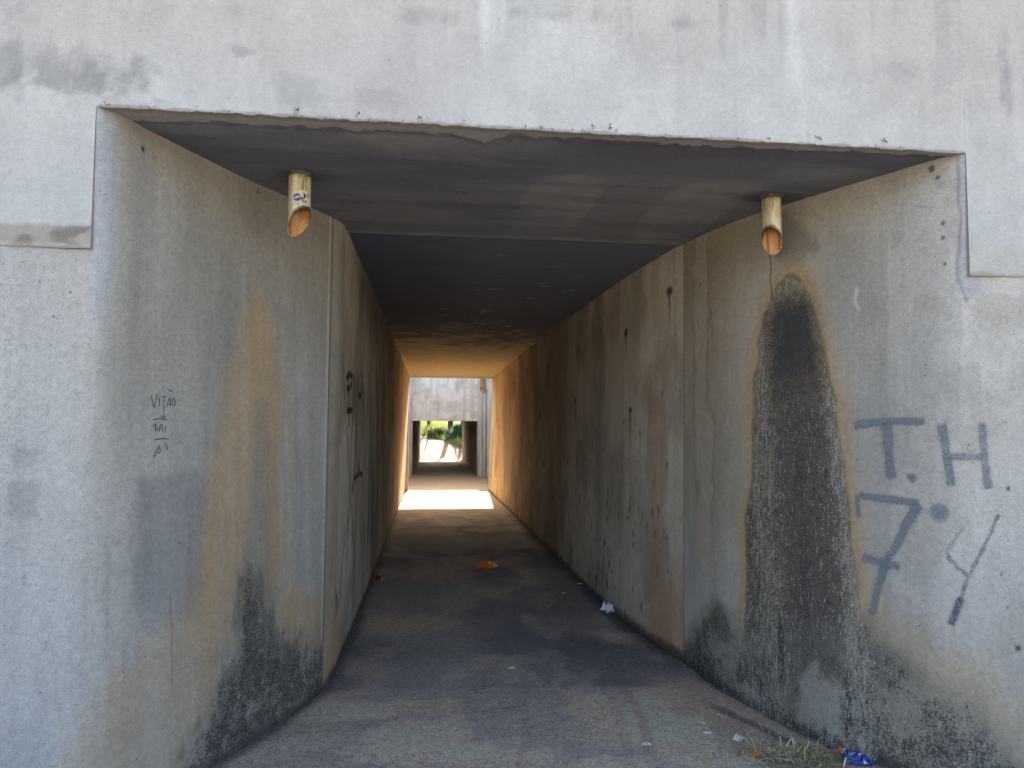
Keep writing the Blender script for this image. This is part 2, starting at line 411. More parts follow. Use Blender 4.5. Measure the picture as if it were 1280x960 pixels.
    speck = np.maximum(speck, .55 * sstep(.14, .0, z) * sstep(1.9, 1.1, s))
    dk = sstep(.07, .012, z + .05 * wob2 + .03 * wob); c = mix(c, S(58, 56, 56), .75 * dk * sstep(2.0, 1.2, s))
    c = mix(c, S(96, 94, 92), .5 * sstep(.25, .5, speck) * sstep(.45, .6, fbm(s * 9, z * 6, 77, 4)))
    # arris: lit edge painted paler to sharpen the corner
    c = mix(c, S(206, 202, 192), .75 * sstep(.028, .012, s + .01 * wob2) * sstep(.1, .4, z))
    return c * np.array([.735, .732, .722]), 1.08 * speck, .25 * lm

def wing_right_paint(s, z):
    c = base_wall(s, z, S(182, 178, 170), S(196, 192, 185), 12)
    wob = .5 * (fbm(s * 7, z * 2, 55, 4) - .5); wob2 = fbm(s * 22, z * 9, 56, 4) - .5
    # brownish damp near the joint, up to the pipe
    c = mix(c, S(164, 148, 126), .70 * sstep(1.2, .35, s + .4 * wob) * sstep(.4, 1.2, z + wob))
    c = mix(c, S(150, 136, 116), .5 * sstep(1.6, .8, s + .4 * wob) * sstep(2.2, 2.75, z + .5 * wob))
    # irregular wet boundaries running down from the soffit
    e1 = .155 + .02 * np.sin(z * 7) + .10 * wob2 + .16 * wob + .03 * (2.3 - z); e2 = .34 + .02 * np.sin(z * 5 + 1) + .10 * wob2 + .24 * wob + .05 * (2.3 - z)
    wet = sstep(-.008, .008, s - e1) * sstep(.008, -.008, s - e2) * sstep(.5, .9, z)
    c = mix(c, S(190, 182, 168), .55 * wet)
    c = mix(c, S(128, 122, 112), .45 * (sstep(.03, .0, np.abs(s - e2 - .02)) + .7 * sstep(.022, .0, np.abs(s - e1 + .012))) * sstep(.8, 1.3, z) * sstep(2.8, 2.5, z))
    c = mix(c, S(178, 180, 182), .5 * sstep(.05, .0, np.abs(s - .10 + .1 * wob)) * sstep(1.7, 1.2, z) * sstep(.6, .9, z))
    # wider darker weathering band left of s=1.64, paler plaster right of it
    band = sstep(1.66, 1.63, s + .012 * (z - 1.5)) * sstep(1.25, 1.4, s)
    c = mix(c, S(166, 164, 158), .55 * band * sstep(.5, .8, z) * sstep(2.75, 2.4, z))
    c = mix(c, S(206, 205, 202), .55 * sstep(1.62, 1.95, s + .2 * wob) * sstep(.5, 1.0, z + .5 * wob))
    c = mix(c, S(176, 172, 164), .5 * sstep(.52, .66, fbm(s * 3, z * 3, 88, 5)) * sstep(1.2, 1.5, s))
    wedge = poly_sd(s, z, [(1.10, 2.86), (1.20, 2.75), (1.29, 2.58), (1.10, 2.50), (1.0, 2.6), (1.0, 2.85)])
    c = mix(c, S(120, 112, 104), .5 * sstep(-.03, .03, wedge + .05 * wob2))
    # orange margin, grey-white lichen rim and the black tongue below the drain pipe
    T = [(1.05, 2.46), (1.09, 2.485), (1.135, 2.475), (1.185, 2.43), (1.235, 2.34), (1.30, 2.06), (1.365, 1.755), (1.41, 1.425), (1.45, 1.025), (1.50, .72), (1.55, .45), (1.57, -.1), (.62, -.1), (.70, .36), (.735, .80), (.725, 1.04), (.79, 1.30), (.81, 1.87), (.90, 2.24), (1.0, 2.41)]
    t = poly_sd(s, z, T)
    tw = t + .026 * wob2 + .012 * wob
    halo = sstep(-.16, -.0, tw) * sstep(.12, .6, z)
    c = mix(c, S(190, 158, 116), .72 * halo * sstep(-.075, -.02, tw))
    c = mix(c, S(188, 164, 130), .55 * halo)
    inside = sstep(-.012, .015, tw)
    c = mix(c, S(128, 120, 106), .9 * inside)
    line = sstep(.03, .0, np.abs(tw - .008)) * sstep(.6, 1.2, z) * sstep(.35, .6, fbm(s * 9, z * 5, 69, 4))
    c = mix(c, S(84, 72, 58), .35 * line)
    core = poly_sd(s, z, [(1.02, 2.285), (1.19, 2.285), (1.24, 2.02), (1.285, 1.675), (1.33, 1.175), (1.37, .695), (1.385, .36), (1.11, .34), (1.10, .10), (1.05, .10), (1.045, .625), (1.025, 1.315), (.995, 1.86), (.985, 2.135)])
    cw = core + .05 * wob2 + .05 * wob
    cm = sstep(-.10, .05, cw + .014 + .07 * (fbm(s * 45, z * 30, 57, 3) - .5))
    c = mix(c, S(100, 93, 88), .85 * cm)
    dk = poly_sd(s, z, [(1.03, 2.28), (1.19, 2.28), (1.225, 1.92), (1.0, 1.90)])
    c = mix(c, S(70, 68, 76), .75 * sstep(-.05, .06, dk + .07 * wob2))
    c = mix(c, S(80, 77, 80), .5 * sstep(.06, .0, np.abs(s - 1.13 - .03 * (1.7 - z) + .06 * wob)) * cm * sstep(1.9, 1.5, z))
    speck = inside * (1 - .35 * cm) * (.80 + .35 * wob) * sstep(-.01, .06, tw) + (.26 + .28 * sstep(1.75, 2.0, z)) * cm
    left = sstep(1.03, .92, s) * inside
    c = mix(c, S(74, 76, 58), .55 * left * sstep(.35, .6, fbm(s * 12, z * 3, 66, 4)) * sstep(2.0, 1.2, z))
    speck = np.maximum(speck, 1.05 * left * sstep(.38, .6, fbm(s * 10, z * 2, 67, 4)) * inside)
    pale = inside * (1 - cm) * (.88 + .25 * sstep(1.25, 1.35, s)) + .45 * cm * sstep(1.95, 1.7, z) + .2 * cm
    # damp foot with lichen, spreading both ways
    F = [(-.05, .02), (.09, .16), (.26, .40), (.50, .52), (.66, .50), (.76, .42), (1.0, .5), (1.53, .68), (1.64, .58), (1.79, .50), (1.96, .42), (2.10, .26), (2.25, .0), (2.3, -.2), (-.05, -.2)]
    f = poly_sd(s, z, F); fm = sstep(-.09, .10, f + .14 * wob + .05 * wob2) * (1 - .6 * cm)
    up = sstep(-.26, -.05, f + .1 * wob) * sstep(1.4, 1.65, s)
    c = mix(c, S(184, 164, 134), .62 * up)
    c = mix(c, S(138, 132, 122), .78 * fm)
    green = fm * sstep(.42, .6, fbm(s * 6, z * 5, 71, 4)) * sstep(1.15, .4, s)
    c = mix(c, S(72, 74, 58), .62 * green)
    c = mix(c, S(112, 108, 102), .55 * fm * sstep(.45, .6, fbm(s * 8, z * 6, 72, 4)) * sstep(1.4, 1.6, s))
    speck = np.maximum(speck * (1 - .2 * fm), fm * (.45 + .45 * sstep(.4, .6, fbm(s * 7, z * 5, 73, 4)) + .4 * sstep(.3, .05, z)))
    pale = np.maximum(pale, .7 * fm)
    # greenish dark run and flaked white patches at the foot
    c = mix(c, S(52, 56, 46), .75 * sstep(.03, .012, np.abs(s - .985 + .03 * wob)) * sstep(.16, .24, z) * sstep(.66, .5, z))
    for pp in ([(.62, .0), (.64, .12), (.76, .10), (.88, .06), (.89, -.1), (.62, -.1)], [(1.105, .07), (1.10, .26), (1.16, .30), (1.21, .37), (1.27, .31), (1.37, .33), (1.40, .06), (1.2, .02)]):
        m = sstep(-.03, .03, poly_sd(s, z, pp) + .10 * wob2 + .06 * wob)
        c = mix(c, S(168, 164, 156), .7 * m); speck = speck * (1 - .5 * m) + .15 * m
    c = mix(c, S(50, 48, 46), .7 * sstep(.03, .012, np.abs(s - 1.415 + .03 * wob)) * sstep(.02, .08, z) * sstep(.45, .3, z))
    c = mix(c, S(54, 54, 48), .8 * sstep(.06, .0, z + .06 * wob2 - .02) * sstep(2.3, 1.9, s))
    speck = np.maximum(speck, .9 * sstep(.10, .02, z + .05 * wob2) * sstep(2.3, 1.9, s))
    # repair strip beside the edge under the beam, with its dark crack
    st = poly_sd(s, z, [(1.90, 2.9), (1.96, 2.9), (2.05, 2.30), (2.05, 2.24), (1.96, 2.20), (1.92, 2.30), (1.925, 2.6)])
    c = mix(c, S(176, 178, 188), .7 * sstep(-.012, .012, st + .02 * wob2))
    c = mix(c, S(120, 118, 120), .5 * sstep(.012, .002, np.abs(st + .02 * wob2)) * (s < 1.98))
    for (s0, z0, r) in ((1.83, 2.80, .010), (1.854, 2.575, .011), (1.854, 2.505, .012), (1.866, 2.38, .010), (1.806, 2.85, .018), (2.165, 1.335, .012), (.25, 2.56, .01), (2.19, .62, .016), (2.13, .95, .006), (2.15, .80, .007)):
        d = np.hypot(s - s0, (z - z0) * .7) + .006 * wob2; c = mix(c, S(58, 52, 48), .8 * sstep(r * .95, r * .45, d))
    speck = np.maximum(speck, .42 * sstep(.16, .02, np.hypot(s - 2.14, (z - .85) * .5)))
    # crack running down from the pipe, white chip
    k = sstep(.006, .002, np.abs(s - .972 - .004 * np.sin(z * 40))) * (z < 2.64) * (z > 2.36); c = mix(c, S(50, 45, 42), .8 * k)
    c = mix(c, S(214, 214, 210), .7 * sstep(.014, .004, line_d(s, z, [(1.49, 2.33), (1.475, 2.27), (1.495, 2.22)]) + .01 * wob2))
    # joint edge
    c = mix(c, S(104, 98, 90), .6 * sstep(.010, .003, s))
    return c * np.array([.755, .752, .745]), 1. * np.clip(speck, 0, 1.1), np.clip(pale, 0, 1)

def tunnel_common(s, z, seed):
    c = base_wall(s, z, S(180, 171, 157), S(194, 185, 170), seed)
    st = streaks(s, z, 14, seed + 5, .05)
    c = mix(c, S(214, 184, 136), .85 * sstep(5.5, 11., s + 2 * (fbm(s * .5, z, seed + 8, 3) - .5)))  # red-dust stain plus bounced sun glow, painted warmer towards the far end
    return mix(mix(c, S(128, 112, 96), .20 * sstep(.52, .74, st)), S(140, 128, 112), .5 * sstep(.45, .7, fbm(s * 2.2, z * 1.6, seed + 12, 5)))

def tunnel_right_paint(s, z):
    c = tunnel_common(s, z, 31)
    wob = .5 * (fbm(s * 5, z * 2, 95, 4) - .5); wob2 = fbm(s * 18, z * 7, 96, 4) - .5
    c = mix(c, S(178, 138, 100), .62 * sstep(1.0, .15, z + .9 * wob + .35 * s) * sstep(1.7, .1, s))
    c = mix(c, S(150, 116, 84), .45 * sstep(.5, .66, fbm(s * 2, z * .8, 97, 4)))
    c = mix(c, S(140, 134, 126), .5 * sstep(.2, .0, np.abs(s - 1.9 + .5 * wob)) * sstep(.2, .8, z))
    c = mix(c, S(96, 88, 80), .4 * sstep(.54, .74, fbm(s * 1.1, z * .6, 98, 5)) * sstep(1.2, 3, s) * sstep(9, 5, s))
    holes = [(1.11, 2.42), (2.87, 2.46), (4.74, 2.435), (6.79, 2.55), (8.7, 2.45), (10.2, 2.4), (.222, 2.605), (3.0, 1.9), (1.0, 1.75), (5.4, 1.8), (7.4, 1.4)]
    for (s0, z0) in holes:
        d = np.hypot((s - s0) * (.9 if s0 < 3 else .6), z - z0); c = mix(c, S(40, 32, 28), .9 * sstep(.045, .02, d + .03 * wob2))
        dr = sstep(.035, .008, np.abs(s - s0 + .02 * wob)) * (z < z0) * sstep(.35, .0, z0 - z); c = mix(c, S(96, 62, 40), .7 * dr)
    # weep spots: short dark vertical dashes
    r = np.random.default_rng(4)
    for _ in range(120):
        s0 = abs(r.normal(0, 1)) * 2.2 + .25; z0 = np.clip(r.normal(.85, .45), .08, 2.3); l = r.uniform(.010, .055); w = r.uniform(.005, .013) * (1 + .12 * s0)
        q = (s > s0 - .2) & (s < s0 + .2)
        if not q.any(): continue
        i = np.where(q.any(1))[0]; a, b = i[0], i[-1] + 1
        d = np.hypot((s[a:b] - s0) / w, (z[a:b] - z0) / l) + .9 * wob2[a:b]
        rust = r.random() < .35
        c[a:b] = mix(c[a:b], S(116, 70, 36) if rust else S(50, 40, 33), .8 * sstep(1.15, .6, d))
    for (s0, z0, l) in ((.93, .30, .05), (1.9, .30, .07), (2.25, .13, .06), (2.8, .14, .06), (1.7, .55, .04), (1.62, .2, .07), (1.95, .18, .05), (1.55, .38, .04)):
        d = np.hypot((s - s0) / .022, (z - z0) / l) + 1.6 * wob2; c = mix(c, S(44, 34, 28), .85 * sstep(1.2, .5, d))
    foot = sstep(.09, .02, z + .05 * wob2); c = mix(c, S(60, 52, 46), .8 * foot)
    speck = .5 * sstep(.3, .0, z + .2 * wob) + .22 * sstep(.5, .65, fbm(s * 3, z * 2, 99, 4)) * sstep(2, .5, z)
    speck = np.maximum(speck, .7 * sstep(2.78, 2.88, z + .03 * wob2) * sstep(.5, 2., s))
    c = mix(c, S(110, 102, 92), .6 * sstep(.014, .004, s))
    return c, speck, 0 * s

def tunnel_left_paint(s, z):
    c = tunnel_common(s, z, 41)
    wob = .5 * (fbm(s * 5, z * 2, 195, 4) - .5); wob2 = fbm(s * 18, z * 7, 196, 4) - .5
    c = mix(c, S(182, 178, 166), .7 * sstep(.32, .05, s + .1 * wob) * sstep(.5, 1.0, z))
    c = mix(c, S(172, 134, 98), .6 * sstep(.9, .25, z + .5 * wob + .3 * s) * sstep(1.6, .2, s))
    c = mix(c, S(104, 98, 92), .5 * sstep(.48, .7, fbm(s * .9, z * .6, 198, 5)) * sstep(.8, 2, s) * sstep(9, 5, s))
    c = mix(c, S(60, 54, 48), .55 * sstep(2.3, 2.8, z + wob) * sstep(.5, 1.5, s) * sstep(8, 4, s))  # shade below the ceiling, painted onto the top of the wall
    c = mix(c, S(110, 108, 102), .5 * sstep(.02, .006, np.abs(s - .275)))
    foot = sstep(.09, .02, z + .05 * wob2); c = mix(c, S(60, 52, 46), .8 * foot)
    speck = .4 * sstep(.25, .0, z + .2 * wob) + .2 * sstep(.5, .65, fbm(s * 3, z * 2, 199, 4))
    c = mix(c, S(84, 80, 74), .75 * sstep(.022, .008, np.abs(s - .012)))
    c = mix(c, S(128, 124, 116), .5 * sstep(.26, .20, s) * sstep(.3, .8, z))  # return face painted darker to set off the lit arris
    return c, speck, 0 * s

def fascia_paint(x, z):
    c = base_wall(x, z, S(206, 205, 202), S(216, 215, 212), 13)
    wob = .5 * (fbm(x * 4, z * 3, 115, 4) - .5); wob2 = fbm(x * 24, z * 20, 116, 4) - .5
    c = mix(c, S(196, 198, 196), .5 * sstep(.5, .7, fbm(x * 1.4, z * 2, 118, 4)))
    c = mix(c, S(200, 190, 184), .4 * sstep(.5, .7, fbm(x * .8 + 4, z * 1.1, 119, 3)))
    def blot(x0, z0, rx, rz, col, k, e=1.3):
        nonlocal c
        d = np.hypot((x - x0) / rx, (z - z0) / rz) + e * (fbm(x * 11, z * 11, int(x0 * 100) % 97 + 130, 6, .62) - .5) * 2.2
        c = mix(c, col, .72 * k * sstep(1.15, .1, d))
    blot(-1.44, 3.03, .24, .12, S(128, 128, 126), .75); blot(-1.68, 3.07, .07, .13, S(110, 112, 112), .6); blot(-1.24, 3.00, .14, .10, S(150, 150, 148), .6)
    blot(-1.7, 3.3, .2, .10, S(170, 172, 170), .5); blot(-.55, 2.99, .10, .12, S(160, 158, 154), .45); blot(-.30, 2.99, .18, .06, S(160, 158, 155), .35)
    blot(.0, 3.36, .16, .04, S(150, 148, 150), .45); blot(-.78, 3.15, .05, .02, S(150, 150, 150), .5); blot(2.1, 3.25, .3, .09, S(172, 174, 174), .5); blot(1.9, 3.12, .07, .03, S(168, 168, 166), .5)
    blot(2.70, 3.28, .05, .2, S(130, 132, 140), .6); blot(.55, 3.42, .2, .035, S(110, 108, 112), .5); blot(1.1, 3.40, .08, .05, S(120, 118, 122), .5)
    # pale lime runs and faint drip lines from the top
    run = sstep(.55, .72, streaks(x, z, 18, 140, .05))
    for (x0, w, z0) in ((1.0, .14, 3.1), (1.62, .10, 3.12), (1.3, .12, 3.02), (.2, .25, 3.2), (-.1, .12, 3.25)):
        c = mix(c, S(226, 226, 224), .75 * run * sstep(w, w * .4, np.abs(x - x0 + .2 * wob)) * sstep(z0 - .05, z0 + .1, z))
    c = mix(c, S(170, 168, 170), .4 * sstep(.58, .7, streaks(x, z, 11, 141, .04)) * sstep(3.1, 3.5, z + .3 * wob))
    speck = .34 * sstep(.50, .72, fbm(x * 2.5, z * 3, 142, 5)) * sstep(-1.6, -.6, x) * sstep(1.4, .3, x)
    low = np.where((x > -1.335) & (x < 2.47), z - 2.89, z - 2.308)
    c = mix(c, S(150, 146, 140), .75 * sstep(.012, .0, low + .014 * wob2))
    speck = np.maximum(speck, .55 * sstep(.05, .0, low + .04 * wob2) * ((x > -1.33) & (x < 2.47)))
    # worn band along the left shoulder
    lb = ((x < -1.34)) * sstep(2.405, 2.385, z + .02 * wob2) * sstep(2.305, 2.33, z)
    c = mix(c, S(176, 168, 156), .85 * lb); speck = np.maximum(speck, .35 * lb)
    c = mix(c, S(120, 112, 104), .6 * lb * sstep(.5, .62, fbm(x * 7, z * 12, 143, 3)))
    rb = (x > 2.47) * sstep(2.335, 2.315, z + .02 * wob2); c = mix(c, S(128, 118, 106), .7 * rb)
    c = mix(c, S(196, 192, 180), .5 * (x > 2.47) * sstep(2.5, 2.38, z))
    return c * np.array([.675, .69, .71]), speck, .2 * speck

def ceiling_paint(x, y):
    wob = fbm(x * 5, y * 5, 215, 4) - .5; wob2 = fbm(x * 20, y * 20, 216, 4) - .5
    c = np.broadcast_to(S(98, 97, 98), x.shape + (3,)).copy()
    n = fbm(x * .9, y * 3.2, 217, 5)
    c = mix(c, S(80, 80, 84), sstep(.4, .62, n)); c = mix(c, S(122, 118, 110), .6 * sstep(.56, .75, fbm(x * .7 + 3, y * 4.5, 218, 5)))
    c = mix(c, S(82, 81, 84), .7 * sstep(.05, -.05, x - .83 + .25 * (y - 3.2)) * 0 + .45 * sstep(.48, .52, fbm(x * 1.2, y * .5, 219, 2)))
    # tunnel part: soot-blackened formwork, dust and bounced warm light painted tan towards the far end
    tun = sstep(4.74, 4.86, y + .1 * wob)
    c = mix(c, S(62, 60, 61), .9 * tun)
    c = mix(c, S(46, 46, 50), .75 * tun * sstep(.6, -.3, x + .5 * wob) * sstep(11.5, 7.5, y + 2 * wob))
    dust_glow = sstep(9., 14.5, y + 5 * wob + 1.5 * (fbm(x * 3, y * .8, 220, 3) - .5))
    c = mix(c, S(178, 154, 116), .92 * dust_glow)
    bd = np.abs(((y * 4.2) % 1) - .5) ; c = mix(c, S(70, 52, 38), .35 * tun * sstep(.42, .49, bd) * sstep(.35, .6, fbm(x * 3, y, 221, 3)))
    # construction joint
    j = sstep(.06, .01, np.abs(y - 4.77 + .05 * wob + .03 * wob2)); c = mix(c, S(112, 107, 96), .6 * j)
    # brown-grey bare strip behind the fascia, with a ragged edge
    e = 3.105 + .07 * wob + .07 * wob2 - .018 * x + .05 * np.exp(-((x - .25) / .06) ** 2)
    c = mix(c, S(132, 126, 118), .92 * sstep(.008, -.008, y - e)); c = mix(c, S(62, 62, 66), .5 * sstep(.03, .0, np.abs(y - e - .015)))
    # rubbed pale marks in rows
    r = np.random.default_rng(9)
    for (xr, y0, y1, n) in ((.62, 5.5, 14.5, 26), (1.02, 5.3, 12., 18), (.18, 6.5, 15., 26), (1.3, 6, 12, 8), (-.2, 8., 14, 14), (.45, 5.2, 10, 10), (.85, 8, 15, 16)):
        for _ in range(n):
            yy = r.uniform(y0, y1); xx = xr + r.normal(0, .045); w = r.uniform(.03, .09); l = r.uniform(.008, .02) * (1 + .10 * (yy - 5))
            m = (np.abs(y[0] - yy) < .4); 
            if not m.any(): continue
            k = np.where(m)[0]; a, b = k[0], k[-1] + 1
            d = np.hypot((x[:, a:b] - xx) / w, (y[:, a:b] - yy) / l) + .9 * wob2[:, a:b]
            c[:, a:b] = mix(c[:, a:b], S(126, 122, 118), r.uniform(.35, .95) * sstep(1., .5, d))
    for (xx, yy) in ((.2, 3.9), (1.66, 3.72), (-.1, 3.5)):
        c = mix(c, S(40, 38, 38), .8 * sstep(.012, .006, np.hypot(x - xx, y - yy)))
    for (xx, yy) in ((-.66, 3.715), (1.883, 3.735)):
        d = np.hypot((x - xx) / 1.6, y - yy); c = mix(c, S(60, 62, 68), .7 * sstep(.15, .06, d + .05 * wob))
    return np.minimum(c * (1.75 - .3 * dust_glow[..., None] + 1.9 * tun[..., None] * (1 - dust_glow[..., None])) * np.array([.93, .98, 1.10]) * mix(np.ones(x.shape + (3,)), np.array([.95, 1., 1.14]), tun * (1 - dust_glow)), .5), .25 * tun * sstep(.4, .7, n), 0 * x  # tunnel part lifted and blued in colour in place of more light

def path_paint(x, y):
    wob = fbm(x * 4, y * 4, 315, 5) - .5; wob2 = fbm(x * 16, y * 16, 316, 4) - .5; big = fbm(x * 1.1, y * .8, 317, 5)
    c = np.broadcast_to(S(92, 90, 90), x.shape + (3,)).copy()
    c = mix(c, S(72, 72, 76), sstep(.42, .62, big)); c = mix(c, S(112, 106, 100), .7 * sstep(.55, .75, fbm(x * 2.1 + 5, y * 1.4, 318, 5)))
    # greyer, browner apron in front of the portal
    e = 4.53 + .05 * wob - .06 * x + .02 * wob2
    ap = sstep(.05, -.05, y - e)
    c = mix(c, S(112, 104, 97), .8 * ap); c = mix(c, S(96, 92, 92), .7 * ap * sstep(.46, .6, fbm(x * 2.4, y * 2.0, 319, 5)))
    c = mix(c, S(138, 122, 110), .6 * ap * sstep(.5, .66, fbm(x * 1.6 + 9, y * 2.6, 320, 5)))
    c = mix(c, S(128, 121, 113), .35 * ap * sstep(.15, .02, np.abs(y - 4.05 - .35 * x + .3 * wob)) * sstep(.0, -.5, x))
    c = mix(c, S(126, 122, 116), .7 * sstep(.02, .004, np.abs(y - e)) * sstep(.5, .62, fbm(x * 3, y * 3, 333, 3)) * (x > .4))
    # darker band just inside, wheel-dark arc
    c = mix(c, S(62, 63, 66), .5 * sstep(.5, .0, np.abs(y - 5.2 - .6 * wob)) * sstep(-.2, -.9, -np.abs(x - .6)) * (1 - ap))
    c = mix(c, S(60, 61, 64), .6 * sstep(.4, .02, np.abs(x - (1.25 + .12 * (y - 6.)) + .25 * wob)) * sstep(4.7, 5.2, y) * sstep(12, 8, y))
    # dusty tan patches
    for (x0, y0, rx, ry, k) in ((-.15, 6.1, .34, .35, .75), (.35, 6.8, .3, .4, .3), (1.42, 5.55, .14, .16, .7), (.1, 8.2, .5, .7, .35), (-.4, 5.0, .2, .5, .4), (1.2, 3.7, .5, .4, .3), (.9, 4.2, .12, .35, .55), (.15, 4.15, .08, .4, .45)):
        d = np.hypot((x - x0) / rx, (y - y0) / ry) + 1.6 * wob; c = mix(c, S(130, 117, 102), .75 * k * sstep(1.25, .2, d + .5 * wob2))
    # tyre-dark streaks along the apron
    for (x0, k) in ((1.06, .22), (1.18, .3), (.55, .2)):
        c = mix(c, S(60, 60, 64), k * sstep(.05, .015, np.abs(x - x0 - .12 * (y - 4) + .08 * wob)) * sstep(3.2, 3.6, y) * sstep(5., 4.3, y))
    # wet joint line and silt along the right wall
    rw = np.interp(y, [3.0, 3.31, 3.71, 4.36, 4.93, 5.6, 6.3, 9.2, 18.4], [2.45, 2.17, 1.985, 1.82, 1.79, 1.69, 1.64, 1.615, 1.57])
    lw = np.interp(y, [3.0, 3.34, 3.79, 4.17, 4.56, 4.8, 6, 18.4], [-1.45, -1.13, -.905, -.745, -.615, -.60, -.57, -.53])
    dr = rw - x; dl = x - lw
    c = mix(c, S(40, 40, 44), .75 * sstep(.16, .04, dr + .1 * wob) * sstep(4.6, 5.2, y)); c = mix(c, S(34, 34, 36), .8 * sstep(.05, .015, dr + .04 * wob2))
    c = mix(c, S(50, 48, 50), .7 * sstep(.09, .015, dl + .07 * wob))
    silt = sstep(.55, .25, dr + .2 * wob) * sstep(.05, .10, dr + .03 * wob2) * sstep(4.9, 4.3, y)
    c = mix(c, S(118, 104, 92), .8 * silt)
    c = mix(c, S(58, 58, 66), .85 * sstep(.055, .02, np.abs(dr - .20 + .10 * wob + .05 * (4 - y))) * sstep(3.35, 3.5, y) * sstep(4.25, 4.0, y))
    # dustier floor towards the light well
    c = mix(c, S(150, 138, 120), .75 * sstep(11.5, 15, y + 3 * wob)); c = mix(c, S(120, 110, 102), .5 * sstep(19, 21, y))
    return np.minimum(c * (2.15 - .75 * sstep(11, 15, y))[..., None] * (1 + .25 * (sstep(5.5, 8, y) * sstep(14, 11, y)))[..., None] * np.array([1.08, 1., .89]), .42) * mix(np.ones(x.shape + (3,)), np.array([1.06, .99, .84]), sstep(11, 14, y)), sstep(11, 15, y)  # mid-passage lifted, well end warmed in colour to brighten the dim interior

# ================================================================ BUILD: near underpass
zs = np.linspace(0, 2.905, 390)
def build_wall(name, knots, ds, side, paintf, zz, parent=None, thick=.25, foot=-.06, mat=M_CONC):
    zz = np.concatenate([[foot], zz])
    s, P = wall_points(knots, ds, zz)
    Sg, Zg = np.meshgrid(s, zz, indexing='ij')
    n = plan_normal(P) * side
    wav = (fbm(Sg * 1.5, Zg * 1.5, 501, 3) - .5) * .012 + (fbm(Sg * 14, Zg * 8, 502, 3) - .5) * .0035
    wav *= np.clip(Sg / .1, 0, 1)
    if knots in (LW, RW): wav *= .12 + .88 * sstep(1.95, 1.6, Sg)
    P = P + n[:, None] * wav[..., None]
    c, sp, pa = paintf(Sg, Zg)
    return slab(name, P, -n * thick, mat, c, sp, pa, parent=parent)

under = tag(empty('concrete_underpass', (.6, 3.0, 0)), 'nearest concrete underpass with whitewashed beam over a long dark passage', 'underpass')

wing_ds = lambda total: np.concatenate([np.arange(0, 2.5, .0075), np.linspace(2.5, total, 24)])
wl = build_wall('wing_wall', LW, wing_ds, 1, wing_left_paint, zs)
tag(wl, 'flared grey concrete wall left of the passage, orange rust streak and small handwriting', 'wall', 'flared walls beside the near entrance')
wr = build_wall('wing_wall', RW, wing_ds, -1, wing_right_paint, zs)
tag(wr, 'flared grey concrete wall right of the passage, big black stain and sprayed letters', 'wall', 'flared walls beside the near entrance')
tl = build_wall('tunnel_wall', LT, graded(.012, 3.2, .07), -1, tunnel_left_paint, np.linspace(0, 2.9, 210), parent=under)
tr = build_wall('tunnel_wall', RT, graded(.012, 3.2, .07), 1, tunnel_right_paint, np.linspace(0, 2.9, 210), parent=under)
tl['label'] = 'left tunnel wall scrawled with thin black lines'
tr['label'] = 'right tunnel wall spotted with dark weep holes'

# fascia: the whitewashed beam with its two shoulders
XL, XR, ZT = -1.342, 2.474, 4.2
xs = np.concatenate([np.linspace(-6.5, -2.2, 30)[:-1], np.arange(-2.2, XL, .012), [XL, XL + 1e-4], np.arange(XL + .012, XR, .012), [XR, XR + 1e-4], np.arange(XR + .012, 3.4, .012), np.linspace(3.4, 7.5, 30)])
zb = np.where(xs <= XL, 2.305, np.where(xs <= XR, 2.89, 2.312))
chip = np.clip(fbm(xs * 16, xs * 0, 611, 4) - .42, -.2, 1) * .010 + (fbm(xs * 60, xs * 0, 612, 2) - .5) * .006 - .012 * np.clip(fbm(xs * 9, xs * 0, 615, 3) - .66, 0, 1) * 0
zb = zb + np.where((xs > XL) & (xs <= XR), -np.clip(.004 - chip, -.014, .006), chip * .6)
v = np.concatenate([np.linspace(0, .42, 130) ** 1.15, np.linspace(.42 ** 1.15, 1, 24)[1:]])
Z = zb[:, None] + (ZT - zb)[:, None] * v[None]; X = np.broadcast_to(xs[:, None], Z.shape)
Y = 3.009 + (fbm(X * 1.2, Z * 1.4, 613, 3) - .5) * .005 + (fbm(X * 16, Z * 16, 614, 3) - .5) * .002
P = np.stack([X, Y, Z], -1)
c, sp, pa = fascia_paint(X, Z)
fas = slab('fascia', P, (0, .035, 0), M_WHITE, c, sp, pa, rim=S(150, 143, 133), parent=under, smooth=False)

# moss and mortar crumbs along the lower edge
def crumb_mesh(items):
    V = []; F = []; C = []; b = 0
    for (p, r, col, n) in items:
        for _ in range(n):
            d = RNG.normal(0, 1, (4, 3)); d /= np.linalg.norm(d, axis=1)[:, None]
            q = np.array(p) + RNG.normal(0, r * .5, 3) + d * r * RNG.uniform(.3, .7)
            V.append(q); F += [[b, b + 1, b + 2], [b, b + 2, b + 3], [b, b + 3, b + 1], [b + 1, b + 3, b + 2]]; b += 4
            C.append(np.broadcast_to(col * RNG.uniform(.6, 1.3), (4, 3)))
    return np.concatenate(V), np.array(F), np.concatenate(C)
items = []
for _ in range(46):
    x = RNG.uniform(-1.2, 2.4); x = x if RNG.random() < .6 else RNG.choice([-.55, -.3, -.05, .75, .45, 1.1, 1.75, 1.5]) + RNG.normal(0, .05)
    k = RNG.integers(2, 7)
    items.append(((x, 2.998, 2.893 + abs(RNG.normal(0, .006))), RNG.uniform(.003, .008), S(110, 104, 92) if RNG.random() < .6 else S(70, 72, 60), k))
for x, h in ((-.56, .028), (.78, .022), (1.74, .03), (2.06, .03), (-.30, .02), (.70, .025), (-.05, .02)):
    items.append(((x, 2.995, 2.905 + h * .3), h * .4, S(96, 92, 82), 9))
V, F, C = crumb_mesh(items)
